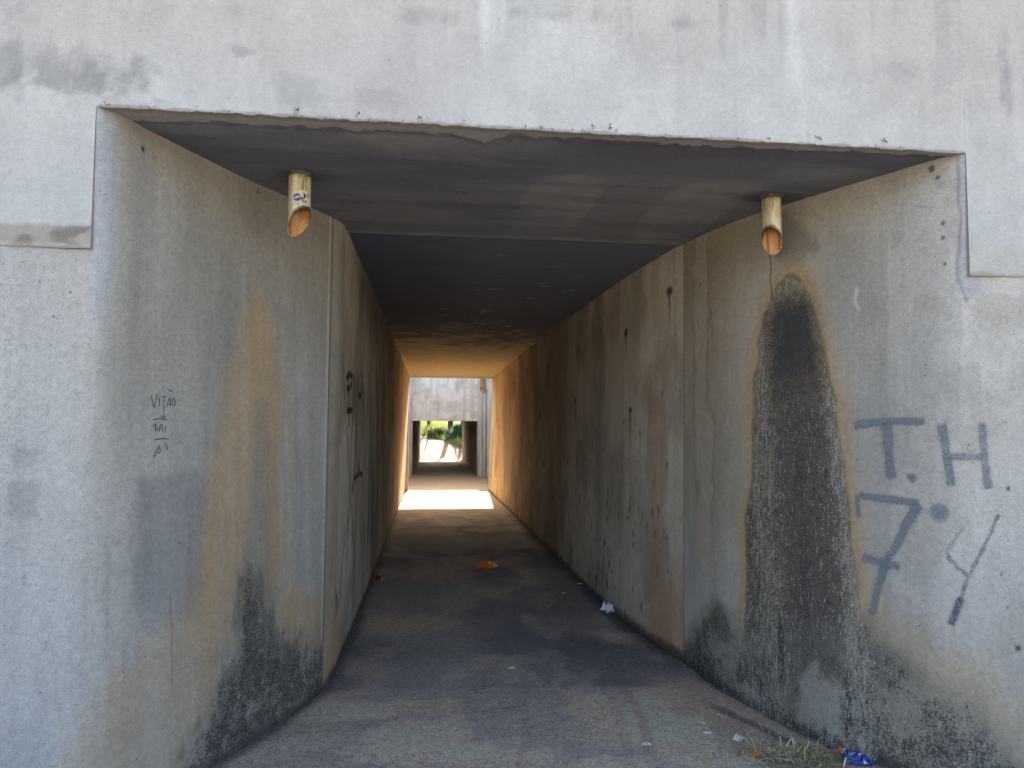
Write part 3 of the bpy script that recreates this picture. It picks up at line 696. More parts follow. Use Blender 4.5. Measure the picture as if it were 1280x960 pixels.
tag(link('moss_tufts', raw_mesh('moss_tufts', V, [F], C, smooth=False), M_BARK, fas), kind='stuff')

# ceiling slab
yy = np.concatenate([np.arange(3.03, 6.2, .012), 6.2 + np.cumsum(np.minimum(.013 * 1.02 ** np.arange(400), .06))])
yy = np.append(yy[yy < 18.38], 18.4)
xx = np.arange(-1.9, 3.06, .016)
Xg, Yg = np.meshgrid(xx, yy, indexing='ij')
Zc = H + (fbm(Xg * 1.5, Yg * 1.5, 701, 3) - .5) * .008 - .004 * np.exp(-((Yg - 4.77) / .04) ** 2) + .006 * sstep(4.8, 4.9, Yg)
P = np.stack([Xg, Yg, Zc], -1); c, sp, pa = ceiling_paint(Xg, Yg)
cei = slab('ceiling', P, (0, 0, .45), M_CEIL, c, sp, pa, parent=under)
cei['label'] = 'soot-dark concrete ceiling of the passage'

# ---------------------------------------------------------------- graffiti
def part(o, label=None):
    if label: o['label'] = label
    return o
w = .052
part(strokes_mesh('sprayed_letter', RW, -1, [([(1.464, 1.615), (1.52, 1.635), (1.638, 1.645), (1.806, 1.638)], .050, 1), ([(1.628, 1.65), (1.640, 1.51), (1.655, 1.355)], .056, 1)], M_SPRAY, wr), 'blue-grey sprayed letter T')
part(strokes_mesh('sprayed_dot', RW, -1, [([(1.746, 1.372)], .030, .85)], M_SPRAY, wr))
part(strokes_mesh('sprayed_letter', RW, -1, [([(1.868, 1.635), (1.888, 1.48), (1.910, 1.335)], .050, 1), ([(2.046, 1.645), (2.062, 1.485), (2.078, 1.325)], .046, .9), ([(1.895, 1.482), (2.06, 1.478)], .042, .8)], M_SPRAY, wr), 'blue-grey sprayed letter H')
part(strokes_mesh('sprayed_digit', RW, -1, [([(1.494, 1.155), (1.486, 1.21), (1.482, 1.275)], .030, 1), ([(1.482, 1.278), (1.60, 1.268), (1.785, 1.255)], .044, 1), ([(1.785, 1.255), (1.74, 1.185), (1.68, 1.06), (1.62, .93), (1.58, .80), (1.552, .695)], .052, 1), ([(1.500, .968), (1.60, .962), (1.705, .948)], .045, 1)], M_SPRAY, wr), 'blue-grey sprayed figure 7')
part(strokes_mesh('sprayed_dot', RW, -1, [([(1.862, 1.215)], .058, .9)], M_SPRAY, wr))
part(strokes_mesh('sprayed_digit', RW, -1, [([(2.125, 1.225), (2.085, 1.13), (2.052, 1.065)], .024, .8), ([(2.06, 1.08), (1.986, .92), (1.955, .82)], .028, .85), ([(1.965, .85), (1.918, .705)], .042, 1.1), ([(2.12, 1.222), (2.08, 1.235), (2.02, 1.262)], .022, .4), ([(1.975, 1.16), (1.932, 1.11), (1.892, 1.03)], .034, .62), ([(1.892, 1.03), (1.94, .98), (1.992, .935)], .030, .85), ([(2.13, 1.225), (2.14, 1.19)], .02, .4)], M_SPRAYD, wr), 'dark sprayed figure 4')
def T2(pts, s0=1.351, z0=1.705, ks=-.0122 / 12, kz=-.0103 / 12):
    return pts
# marker writing: VITAO with its tilde, an arrow down, a second name and a number
x0, zt = 1.362, 1.738; h = .062; u = .030
def L(dx, dz): return (x0 - dx, zt - dz)
pen = .0062
vit = [([L(0, .0), L(.020, h)], pen, 1), ([L(.020, h), L(.036, -.012)], pen, 1), ([L(.044, .005), L(.046, h * .9)], pen, 1), ([L(.052, .008), L(.088, .004)], pen, 1), ([L(.070, .006), L(.068, .10)], pen, 1),
       ([L(.084, .058), L(.098, .006)], pen, 1), ([L(.098, .006), L(.108, .055)], pen, 1), ([L(.088, .040), L(.106, .038)], pen * .8, .9), ([L(.114, .010), L(.130, .008), L(.134, .035), L(.124, .055), L(.113, .050), L(.114, .010)], pen, 1),
       ([L(.088, -.015), L(.098, -.024), L(.108, -.016), L(.120, -.024)], pen, 1), ([L(.052, .085), L(.066, .105)], pen, 1), ([L(.082, .088), L(.066, .105)], pen, 1)]
part(strokes_mesh('handwriting', LW, 1, vit, M_PEN, wl), 'small marker writing VITÃO with an arrow')
mir = [([L(.010, .112), L(.05, .104), L(.095, .112)], pen, 1), ([L(.012, .125), L(.022, .142), L(.028, .122)], pen, 1), ([L(.028, .122), L(.026, .165)], pen, 1), ([L(.038, .138), L(.036, .165)], pen, 1), ([L(.046, .165), L(.050, .130), L(.062, .130), L(.058, .148), L(.066, .168)], pen, 1),
       ([L(.090, .140), L(.078, .138), L(.074, .165), L(.092, .163)], pen, 1), ([L(.012, .198), L(.06, .192), L(.098, .196)], pen, 1),
       ([L(.020, .262), L(.034, .240), L(.048, .216)], pen, 1), ([L(.048, .216), L(.040, .232), L(.055, .242), L(.042, .256), L(.022, .252)], pen, .9), ([L(.066, .220), L(.086, .216), L(.088, .236), L(.078, .252)], pen, 1), ([L(.010, .268), L(.03, .262)], pen, 1), ([L(.022, .255), L(.018, .282)], pen * .8, .8)]
part(strokes_mesh('handwriting', LW, 1, mir, M_PEN, wl), 'small marker name over a number between lines')
scr = [([(.252, 2.095), (.258, 1.55), (.276, .905), (.335, .395), (.345, .05)], .016, 1), ([(.27, 2.085), (.51, 1.675), (.786, 1.405), (1.03, 1.05), (.624, .695), (.46, .37)], .020, 1), ([(1.044, 1.05), (1.344, .57), (1.434, .06)], .024, 1),
       ([(1.032, 1.975), (1.254, 1.445), (1.134, 1.1)], .022, 1), ([(1.969, 1.735), (2.059, 1.12), (1.957, .66), (2.191, .08)], .035, 1), ([(2.431, 1.89), (2.863, .945), (3.271, .07)], .04, 1), ([(3.001, 2.27), (3.613, 1.09), (4.033, .06)], .05, 1), ([(4.387, 1.7), (4.807, .5)], .06, .9), ([(.33, .52), (.40, .44), (.36, .36)], .03, 1), ([(1.15, 2.05), (1.3, 1.2), (1.5, .1)], .022, .9), ([(1.75, 1.95), (1.85, 1.1), (1.8, .3)], .028, .9), ([(2.2, 2.1), (2.5, 1.3), (2.6, .2)], .035, .9), ([(3.4, 2.0), (3.5, 1.2), (3.9, .5)], .045, .9), ([(2.7, 1.9), (2.75, 1.4), (3.1, .9)], .035, .9), ([(.85, 2.0), (.93, 1.3), (.88, .8), (.95, .3)], .020, .8)]
part(strokes_mesh('scrawl', LT, -1, scr, M_PEN, tl), 'long thin black scrawled lines')
lets = [([(.576, 1.995), (.66, 1.8), (.762, 1.6)], .05, 1), ([(.474, 1.935), (.70, 1.975), (.876, 1.965)], .045, 1), ([(.84, 1.92), (.68, 1.87), (.522, 1.875)], .045, 1), ([(.576, 1.715), (.924, 1.725)], .045, 1), ([(1.182, 2.045), (1.266, 1.87), (1.42, 1.84), (1.566, 1.9), (1.572, 2.06)], .05, 1), ([(.97, 2.0), (.99, 1.6)], .045, 1),
        ([(1.056, 1.105), (1.218, 1.21), (1.608, 1.215), (1.416, 1.335)], .04, 1), ([(1.608, 1.215), (1.83, 1.2)], .05, 1), ([(1.70, 2.0), (1.76, 1.5)], .045, 1)]
part(strokes_mesh('sprayed_tag', LT, -1, lets, M_PEN, tl), 'black sprayed tag letters')

# ---------------------------------------------------------------- drain pipes
def drain_pipe(loc, r, zhigh, zlow, hdir, seed, label, mat=M_PVC, tint=(S(206, 196, 152), S(222, 216, 190)), inner=S(198, 150, 98), zt=H + .03, group='drain pipes hanging from the concrete'):
    root = tag(empty('drain_pipe', loc), label, 'pipe', group)
    n = 72; m = 40; a = np.linspace(0, 2 * np.pi, n, endpoint=False); ca, sa = np.cos(a), np.sin(a)
    hd = np.array(hdir, float); hd /= np.linalg.norm(hd)
    k = (ca * hd[0] + sa * hd[1]); zbot = zlow + (zhigh - zlow) * (k + 1) / 2
    zbot = zbot + .003 * (fbm(a * 3, a * 0, seed, 3) - .5)
    t = np.linspace(0, 1, m)
    zz = zbot[:, None] * (1 - t[None]) + zt * t[None]
    def ring(rr): return np.stack([loc[0] + rr * ca[:, None] + 0 * zz, loc[1] + rr * sa[:, None] + 0 * zz, zz], -1)
    A = ring(r); B = ring(r - .006)
    up = zz - zbot[:, None]
    u = np.broadcast_to(a[:, None], zz.shape)
    nz = fbm(u * 2.5, zz * 5, seed + 2, 4)
    c = mix(np.broadcast_to(tint[0], zz.shape + (3,)).copy(), tint[1], sstep(.25, .05, up + .1 * (nz - .5)))
    c = mix(c, S(128, 98, 54), .7 * sstep(.55, .72, fbm(u * 9, zz * 7, seed + 3, 4)) * sstep(loc[2] + .12, loc[2] + .2, zz + .0))
    c = mix(c, S(120, 92, 56), .6 * sstep(.56, .7, fbm(u * 6, zz * 4, seed + 4, 4)))
    c = mix(c, S(92, 76, 54), .55 * sstep(.58, .74, fbm(u * 14, zz * 2.2, seed + 9, 4))); c = mix(c, S(150, 128, 84), .45 * sstep(.2, -1., np.cos(u + .3)))
    c = mix(c, S(96, 76, 44), .6 * sstep(H - .05, H - .005, zz + .03 * (nz - .5)))
    c = mix(c, S(66, 46, 48), .9 * sstep(.030, .008, up + .02 * (nz - .5)) * sstep(.35, .75, (k[:, None] + 1) / 2))
    ci = mix(np.broadcast_to(inner, zz.shape + (3,)).copy(), S(150, 96, 60), sstep(.45, .7, nz)); ci = mix(ci, S(62, 40, 36), .8 * sstep(.02, .0, up) * sstep(.35, .75, (k[:, None] + 1) / 2))
    i, j = np.meshgrid(np.arange(n), np.arange(m - 1), indexing='ij'); i2 = (i + 1) % n
    q = lambda b: np.stack([b + i * m + j, b + i2 * m + j, b + i2 * m + j + 1, b + i * m + j + 1], -1).reshape(-1, 4)
    i1 = np.arange(n); i2b = (i1 + 1) % n; N = n * m
    rim = np.stack([i1 * m, i2b * m, N + i2b * m, N + i1 * m], -1); rim2 = rim + (m - 1)
    V = np.concatenate([A.reshape(-1, 3), B.reshape(-1, 3)]); C = np.concatenate([c.reshape(-1, 3), ci.reshape(-1, 3)])
    link('tube', raw_mesh('tube', V, [q(0), q(N), rim, rim2], C), mat, root)
    if zt < H + .1:     # ring of rough mortar where the pipe leaves the soffit
        k = 5; rr = np.linspace(0, 1, k); V = []
        for q_ in rr:
            w_ = r + .002 + (.003 + .012 * fbm(a * 2.2, a * 0, seed + 6, 3)) * q_
            V.append(np.stack([loc[0] + w_ * ca, loc[1] + w_ * sa, H + .004 - (.016 + .012 * fbm(a * 3, a * 0 + q_ * 3, seed + 5, 3)) * (1 - q_ ** 1.6)], -1))
        V = np.concatenate(V); i, j = np.meshgrid(np.arange(k - 1), np.arange(n), indexing='ij'); j2 = (j + 1) % n
        Fc = np.stack([i * n + j, i * n + j2, (i + 1) * n + j2, (i + 1) * n + j], -1).reshape(-1, 4)
        cc = mix(np.broadcast_to(S(92, 90, 88), V.shape).copy(), S(72, 71, 72), sstep(.4, .6, fbm(V[:, 0] * 40, V[:, 1] * 40, seed, 3)))
        link('mortar_collar', raw_mesh('mortar_collar', V, [Fc], cc), M_CONC, root)
    return root
p1 = drain_pipe((-.661, 3.715, 2.60), .0565, 2.705, 2.575, (.75, -.65), 3, 'yellowed drain pipe with blue round sticker above the left rust streak')
p2 = drain_pipe((1.883, 3.735, 2.60), .052, 2.700, 2.575, (-.55, -.75), 8, 'plain cream drain pipe with scorched rim above the black stain')

# printed sticker wrapped on the left pipe
n, m = 90, 70
ang = np.linspace(-.5, 1.15, n) - np.pi / 2 + .10; z1 = np.linspace(2.715, 2.79, m)
A, Zs = np.meshgrid(ang, z1, indexing='ij'); r = .0585
P = np.stack([-.661 + r * np.cos(A), 3.715 + r * np.sin(A), Zs], -1)
U = (A - A.min()) / (A.max() - A.min()) * .095; W_ = Zs - 2.7525
c = np.broadcast_to(S(214, 212, 200), U.shape + (3,)).copy()
d = np.hypot(U - .021, W_); c = mix(c, S(28, 84, 170), sstep(.0205, .0185, d))
c = mix(c, S(215, 222, 230), sstep(.005, .003, line_d(U, W_, [(.006, -.004), (.018, -.002), (.030, .004), (.038, .006)])) * (d < .019))
c = mix(c, S(215, 222, 230), sstep(.004, .002, line_d(U, W_, [(.018, -.004), (.020, .006)])) * (d < .018))
for l in ([(.040, .002), (.052, -.022)], [(.054, .022), (.057, .002)], [(.062, .018), (.060, .004)], [(.064, -.012), (.062, -.024)], [(.072, .012), (.076, .008)], [(.046, -.004), (.056, .000)]):
    c = mix(c, S(44, 52, 62), sstep(.0042, .0025, line_d(U, W_, l)))
c = mix(c, S(150, 140, 110), .5 * sstep(.5, .7, fbm(U * 60, W_ * 60, 5, 3)))
st = slab('sticker', P, np.stack([-np.cos(ang) * .0015, -np.sin(ang) * .0015, 0 * ang], -1), M_LIT, c, parent=p1, rim=S(200, 198, 190))
st['label'] = 'white sticker with a blue round emblem and dark lettering'

# ================================================================ floor
ys = np.concatenate([np.arange(2.6, 7.2, .0125), 7.2 + np.cumsum(np.minimum(.0128 * 1.02 ** np.arange(600), .10))]); ys = np.append(ys[ys < 37.9], 38.)
ys = np.concatenate([np.arange(-3, 2.6, .12), ys])
xx = np.concatenate([np.arange(-3.2, -1.5, .1), np.arange(-1.5, 2.7, .0125), np.arange(2.7, 4.6, .1)])
Xg, Yg = np.meshgrid(xx, ys, indexing='ij')
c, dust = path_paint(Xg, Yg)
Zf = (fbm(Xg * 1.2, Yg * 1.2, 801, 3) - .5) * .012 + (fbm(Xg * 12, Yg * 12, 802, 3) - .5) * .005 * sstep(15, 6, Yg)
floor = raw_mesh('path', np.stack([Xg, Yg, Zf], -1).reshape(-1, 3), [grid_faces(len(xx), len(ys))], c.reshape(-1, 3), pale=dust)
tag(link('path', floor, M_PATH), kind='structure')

# ================================================================ light well and far underpass
far = tag(empty('concrete_underpass', (.6, 24., 0)), 'farther concrete underpass with low pale beam beyond the sunlit gap', 'underpass')
def flat_paint(a, b, seed, sc=2.):
    def fn(s, z):
        c = base_wall(s * sc, z * sc, a, b, seed)
        st = streaks(s, z, 10, seed + 7, .05)
        c = mix(c, S(128, 122, 114), .5 * sstep(.5, .72, st))
        return c, .35 * sstep(.5, .7, fbm(s * 3, z * 3, seed + 9, 4)), 0 * s
    return fn
fz = 1.825
x = np.linspace(-6.5, 7.5, 420); z0 = np.where((x > -.475) & (x < 1.668), fz, -.05)
xs2 = np.sort(np.concatenate([x, [-.4751, -.4749, 1.6679, 1.6681]])); z0 = np.where((xs2 > -.475) & (xs2 < 1.668), fz, -.05)
v = np.linspace(0, 1, 70); Z = z0[:, None] + (3.55 - z0)[:, None] * v[None]; X = np.broadcast_to(xs2[:, None], Z.shape)
c = base_wall(X * 2, Z * 2, S(196, 194, 188), S(210, 208, 202), 61)
c = mix(c, S(168, 166, 160), .6 * sstep(.42, .72, fbm(X * 4, Z * 5, 62, 6))); c = mix(c, S(162, 158, 150), .5 * sstep(.5, .7, streaks(X, Z, 9, 63, .1)))
sp = .4 * sstep(.52, .7, fbm(X * 4, Z * 4, 64, 4))
P = np.stack([X, 24. + 0 * X, Z], -1)
slab('fascia', P, (0, .3, 0), M_WHITE, c, sp, parent=far, rim=S(120, 116, 110))
zz = np.linspace(0, 2.4, 60)
FL = [(-.475, 24.28, -.475, 24.28), (-.33, 37.7, -.33, 37.7)]; FR = [(1.668, 24.28, 1.668, 24.28), (1.83, 37.7, 1.83, 37.7)]
ds = lambda t: np.linspace(0, t, 150)
build_wall('tunnel_wall', FL, ds, -1, flat_paint(S(122, 106, 92), S(146, 126, 104), 71), zz, parent=far)
build_wall('tunnel_wall', FR, ds, 1, flat_paint(S(116, 100, 88), S(140, 120, 100), 72), zz, parent=far)
xx, yy = np.meshgrid(np.linspace(-1, 2.4, 40), np.linspace(24.29, 37.7, 120), indexing='ij')
c = base_wall(xx, yy, S(110, 100, 92), S(130, 116, 102), 73)
slab('ceiling', np.stack([xx, yy, 2.36 + 0 * xx], -1), (0, 0, .4), M_CEIL, c, parent=far)
zz = np.linspace(0, 3.4, 80)
WLl = [(-.475, 23.99, -.475, 23.99), (-1.5, 20.6, -1.5, 20.6), (-1.55, 18.42, -1.55, 18.42)]
WLr = [(1.668, 23.99, 1.668, 23.99), (2.75, 20.6, 2.75, 20.6), (2.8, 18.42, 2.8, 18.42)]
a = build_wall('retaining_wall', WLl, ds, 1, flat_paint(S(186, 184, 178), S(204, 202, 196), 74), zz)
tag(a, 'pale retaining wall on the left of the sunlit gap between the underpasses', 'wall', 'retaining walls of the sunlit gap')
def wrp(s, z):
    c, sp, pa = flat_paint(S(186, 184, 178), S(204, 202, 196), 75)(s, z)
    c = mix(c, S(96, 92, 90), .8 * sstep(.10, .03, np.abs(s - .72 + .05 * (fbm(s * 3, z * 4, 76, 3) - .5))) * (z < 2.8))
    c = mix(c, S(120, 116, 112), .6 * sstep(.05, .02, np.abs(s - .45)) * (z < 2.9))
    c = mix(c, S(150, 124, 88), .7 * sstep(.25, .05, np.hypot((s - .6), z - 2.85)))
    return c, sp, pa
a = build_wall('retaining_wall', WLr, ds, -1, wrp, zz)
tag(a, 'pale retaining wall on the right of the sunlit gap, dark runs below a pipe', 'wall', 'retaining walls of the sunlit gap')
drain_pipe((1.775, 23.30, 2.80), .075, 2.90, 2.72, (-.6, -.75), 15, 'distant rusty orange drain pipe at the top of the retaining wall', tint=(S(186, 132, 72), S(196, 150, 92)), zt=3.42)
# end faces of the tunnel roof in the gap, closing the fill beside the passage
def block(name, x0, x1, y0, y1, z0, z1, mat, col, parent=None, slope=0):
    V = np.array([(x0, y0, z0), (x1, y0, z0), (x1, y1, z0), (x0, y1, z0), (x0 , y0 + slope, z1), (x1, y0 + slope, z1), (x1, y1 - slope, z1), (x0, y1 - slope, z1)], float)
    F = [[0, 3, 2, 1], [4, 5, 6, 7], [0, 1, 5, 4], [1, 2, 6, 5], [2, 3, 7, 6], [3, 0, 4, 7]]
    return link(name, raw_mesh(name, V, [np.array(F)], np.broadcast_to(col, (8, 3)), smooth=False), mat, parent)
block('end_beam', -1.9, 3.1, 18.402, 18.7, 2.885, 4.1, M_CONC, S(180, 172, 158), under)
block('end_wall', -6.5, -.46, 18.405, 18.65, -.05, 4.1, M_CONC, S(184, 178, 166), under)
block('end_wall', 1.665, 7.5, 18.405, 18.65, -.05, 4.1, M_CONC, S(184, 178, 166), under)

# earth of the two road embankments (unseen from the front, real from the side)
g1 = S(96, 104, 58)
def bank(x0, x1, y0, y1, h, slope): tag(block('embankment', x0, x1, y0, y1, -.04, h, M_DIRT, g1, slope=slope), kind='structure')
bank(-40, -6.6, 3.3, 18.4, 4.0, 4.0); bank(7.6, 40, 3.3, 18.4, 4.0, 4.0)
bank(-6.5, -1.95, 3.5, 18.40, 4.0, 0); bank(3.1, 7.5, 3.5, 18.40, 4.0, 0)
tag(block('road', -40, 40, 3.4 + .2, 18.39, 3.5, 4.05, M_PATH, S(90, 90, 90)), kind='structure')
bank(-40, -6.6, 24.4, 37.7, 3.2, 4.0); bank(7.6, 40, 24.4, 37.7, 3.2, 4.0)
bank(-6.5, -.8, 24.35, 37.69, 3.2, 0); bank(2.15, 7.5, 24.35, 37.69, 3.2, 0)
tag(block('road', -40, 40, 24.35, 37.68, 2.8, 3.45, M_PATH, S(90, 90, 90)), kind='structure')
bank(-40, -1.85, 18.7, 23.95, 3.1, 0); bank(3.1, 40, 18.7, 23.95, 3.1, 0)

# ================================================================ ground sheet and the rising land beyond
n = 60; e = np.sign(np.linspace(-1, 1, n)) * np.abs(np.linspace(-1, 1, n)) ** 3 * 1500
Xg, Yg = np.meshgrid(e, e + 10, indexing='ij')
c = mix(np.broadcast_to(S(186, 172, 148), Xg.shape + (3,)).copy(), S(124, 128, 80), sstep(.55, .7, fbm(Xg * .05, Yg * .05, 901, 4)))
tag(link('ground', raw_mesh('ground', np.stack([Xg, Yg, -.05 + 0 * Xg], -1).reshape(-1, 3), [grid_faces(n, n)], c.reshape(-1, 3)), M_DIRT), kind='structure')
def land(x, y):
    up = .98 * sstep(37.6, 45, y) + .105 * np.clip(y - 44, 0, 60)
    side = .12 * np.clip(x - 2.4 - .3 * (y - 40) * 0, 0, 20) * sstep(38, 42, y)
    return np.minimum(up + side, 6.5) + .05 * (fbm(x * .6, y * .6, 911, 4) - .5)
xx = np.concatenate([np.linspace(-40, -5, 40)[:-1], np.linspace(-5, 7, 160), np.linspace(7, 40, 40)[1:]]); yy = np.concatenate([np.linspace(37.72, 52, 200), np.linspace(52, 110, 60)[1:]])
Xg, Yg = np.meshgrid(xx, yy, indexing='ij')
def grass_edge(x): return 45.2 - 1.35 * np.clip(x + .4, 0, 4) - .16 * np.clip(x + .4, 0, 4) ** 2
wob = fbm(Xg * 1.3, Yg * 1.3, 921, 4) - .5
c = mix(np.broadcast_to(S(92, 72, 48), Xg.shape + (3,)).copy(), S(112, 90, 64), sstep(.4, .6, fbm(Xg * .8, Yg * .8, 922, 4)))
for off, k, wd in ((1.15, .8, .20), (2.2, .35, .2)):
    c = mix(c, S(86, 60, 42), k * sstep(wd, .05, np.abs(Yg - grass_edge(Xg) + off + .5 * wob)))
gm = sstep(-.3, .4, Yg - grass_edge(Xg) + .8 * wob)
c = mix(c, S(118, 126, 70), gm)
tag(link('hillside', raw_mesh('hillside', np.stack([Xg, Yg, land(Xg, Yg)], -1).reshape(-1, 3), [grid_faces(len(xx), len(yy))], c.reshape(-1, 3)), M_DIRT), kind='structure')

M_GRASS = leaf_mat('grass_blades', (.19, .23, .06), (.28, .29, .10), .5)
M_LEAF1 = leaf_mat('tree_leaves', (.08, .125, .03), (.15, .20, .05), .5)
M_LEAF2 = leaf_mat('bluish_bush_leaves', (.06, .14, .085), (.11, .21, .13), .45)
N = 16000
px = RNG.uniform(-3, 6, N); py = grass_edge(px) + .15 + RNG.random(N) ** 1.6 * 14
hh = RNG.uniform(.12, .38, N) * (1 + .8 * (vnoise(px * 1.2, py * 1.2, 5) > .55)); an = RNG.uniform(0, np.pi, N); wv = .014
lx, ly = RNG.normal(0, .12, N), RNG.normal(0, .12, N); pz = land(px, py) - .02
A = np.stack([px - np.cos(an) * wv, py - np.sin(an) * wv, pz], -1); B = np.stack([px + np.cos(an) * wv, py + np.sin(an) * wv, pz], -1); T = np.stack([px + lx, py + ly, pz + hh], -1)
V = np.stack([A, B, T], 1).reshape(-1, 3)
tag(link('grass', raw_mesh('grass', V, [np.arange(3 * N).reshape(-1, 3)], smooth=False), M_GRASS), 'tall sunlit green grass covering the bank beyond the far exit', 'grass', kind='stuff')

def tube(pts, rad, n=9):
    pts = np.array(pts, float); rad = np.array(rad, float); V = []
    d = np.gradient(pts, axis=0); d /= np.linalg.norm(d, axis=1)[:, None]
    for p, r, t in zip(pts, rad, d):
        a = np.cross(t, (0, 1, .1)); a /= np.linalg.norm(a); b = np.cross(t, a)
        an = np.linspace(0, 2 * np.pi, n, endpoint=False)
        V.append(p + r * (np.cos(an)[:, None] * a + np.sin(an)[:, None] * b))
    V = np.concatenate(V); m = len(pts); F = []
    for i in range(m - 1):
        for j in range(n): F.append([i * n + j, i * n + (j + 1) % n, (i + 1) * n + (j + 1) % n, (i + 1) * n + j])
    return V, np.array(F)
def merge(parts):
    V = []; F = []; b = 0
    for v, f in parts: V.append(v); F.append(f + b); b += len(v)
    return np.concatenate(V), np.concatenate(F)
def leaves(centres, rads, n, size, seed):
    r = np.random.default_rng(seed); V = []
    for c, R_ in zip(centres, rads):
        k = n
        d = r.normal(0, 1, (k, 3)); d /= np.linalg.norm(d, axis=1)[:, None]
        p = np.array(c) + d * np.array(R_) * (r.random((k, 1)) ** .45)
        u = r.normal(0, 1, (k, 3)); u /= np.linalg.norm(u, axis=1)[:, None]; w = np.cross(u, r.normal(0, 1, (k, 3))); w /= np.linalg.norm(w, axis=1)[:, None]
        s = size * r.uniform(.6, 1.4, (k, 1))
        V.append(np.stack([p - u * s, p + w * s * .45, p + u * s, p - w * s * .45], 1).reshape(-1, 3))
    V = np.concatenate(V); return V, np.arange(len(V)).reshape(-1, 4)
def tree(x, y, trunk, limbs, crowns, label, group='trees beyond the far exit', leafn=420, size=.13, seed=1, lmat=M_LEAF1):
    z = float(land(np.array([x]), np.array([y]))[0])
    root = tag(empty('tree', (x, y, z)), label, 'tree', group)
    o = np.array([x, y, z])
    parts_ = [tube(o + np.array(p), r) for p, r in [trunk] + limbs]
    V, F = merge(parts_); nz = fbm(V[:, 0] * 6 + V[:, 1] * 5, V[:, 2] * 2, seed, 4)
    link('trunk', raw_mesh('trunk', V, [F], mix(np.broadcast_to(S(92, 76, 62), V.shape).copy(), S(56, 46, 40), sstep(.4, .6, nz))), M_BARK, root)
    V, F = leaves([o + np.array(c) for c, _ in crowns], [r for _, r in crowns], leafn, size, seed)
    link('crown', raw_mesh('crown', V, [F], smooth=False), lmat, root)
def crown(cx, cy, cz, R_, k, seed):
    r = np.random.default_rng(seed)
    return [((cx + r.normal(0, R_ * .6), cy + r.normal(0, R_ * .6), cz + r.normal(0, R_ * .38)), (R_ * r.uniform(.28, .5), R_ * r.uniform(.28, .5), R_ * r.uniform(.2, .34))) for _ in range(k)]
tree(.12, 49.5, ([(0, 0, -.2), (-.02, 0, .7), (.05, 0, 1.5), (.0, 0, 4.8), (.1, 0, 8.2)], [.12, .10, .09, .07, .03]),
     [([(-.0, 0, .5), (.30, .1, 1.1), (.36, .1, 1.9), (.5, .1, 5.2)], [.085, .075, .06, .03]), ([(0, 0, .9), (-.35, 0, 1.6), (-.6, 0, 2.8)], [.06, .05, .03])],
     crown(0, 0, 9.4, 1.8, 12, 3) + [((-.5, -.2, 1.75), (.4, .3, .12)), ((.9, 0, 1.9), (.4, .3, .10))], 'slim forked tree on the left, standing in bright grass', leafn=240, seed=3)
tree(1.52, 47.2, ([(0, 0, -.3), (.0, 0, .7), (.02, 0, 1.6), (-.03, 0, 5.0), (0, 0, 8.4)], [.20, .17, .15, .12, .06]),
     [([(0, 0, 1.25), (-.5, .1, 1.65), (-1.3, .1, 2.2)], [.06, .05, .03]), ([(0, 0, 1.6), (.6, 0, 3.4), (1.0, 0, 6.4)], [.07, .05, .03])],
     crown(0, 0, 9.6, 1.9, 12, 5) + [((-.8, .1, 1.80), (.5, .3, .10))], 'thick dark trunk in the middle, rising behind the bluish bush', leafn=240, seed=5)
tree(2.30, 46.0, ([(0, 0, -.3), (-.05, 0, 1.), (.02, 0, 4.0), (.1, 0, 7.6)], [.15, .12, .10, .05]), [([(0, 0, 1.2), (.3, 0, 1.9), (.4, 0, 5.)], [.05, .04, .02])],
     crown(.2, 0, 9.2, 1.6, 10, 8), 'dark tree at the right edge of the far exit', leafn=240, seed=8)
for i, (x, y) in enumerate(((-6, 58), (-5, 70), (8.5, 60), (7.5, 52), (10, 66), (-9, 64))):
    tree(x, y, ([(0, 0, -.3), (.1, 0, 1.5), (0, 0, 3.2), (.1, 0, 5)], [.16, .13, .1, .05]), [([(0, 0, 1.8), (.7, 0, 2.8), (1, 0, 4)], [.07, .05, .03])],
         crown(0, 0, 4.4, 2.4, 18, 20 + i), 'leafy tree in the background of the grassy bank', 'background trees on the grassy bank', seed=20 + i)
def bush(x, y, items, label, mat, seed, n=500, size=.075):
    z = float(land(np.array([x]), np.array([y]))[0]); root = tag(empty('bush', (x, y, z)), label, 'bush')
    V, F = leaves([np.array((x, y, z)) + np.array(c) for c, _ in items], [r for _, r in items], n, size, seed)
    link('foliage', raw_mesh('foliage', V, [F], smooth=False), mat, root)
    V, F = merge([tube([(x, y, z - .1), (x + dx * .5, y, z + .25), (x + dx, y, z + .6)], [.02, .015, .008], 6) for dx in (-.3, -.1, .12, .3)])
    link('stem', raw_mesh('stem', V, [F], np.broadcast_to(S(70, 60, 48), V.shape)), M_BARK, root)
bush(1.75, 43.3, [((-.25, 0, .3), (.45, .4, .34)), ((.2, 0, .45), (.5, .4, .48)), ((.55, .1, .3), (.4, .4, .38)), ((.1, -.1, .75), (.3, .3, .25))], 'bluish green bush in front of the thick trunk', M_LEAF2, 31)
bush(.75, 44.6, [((-.4, 0, .22), (.5, .4, .26)), ((.1, 0, .3), (.5, .4, .30))], 'low green shrub left of the bluish bush', M_LEAF1, 32)

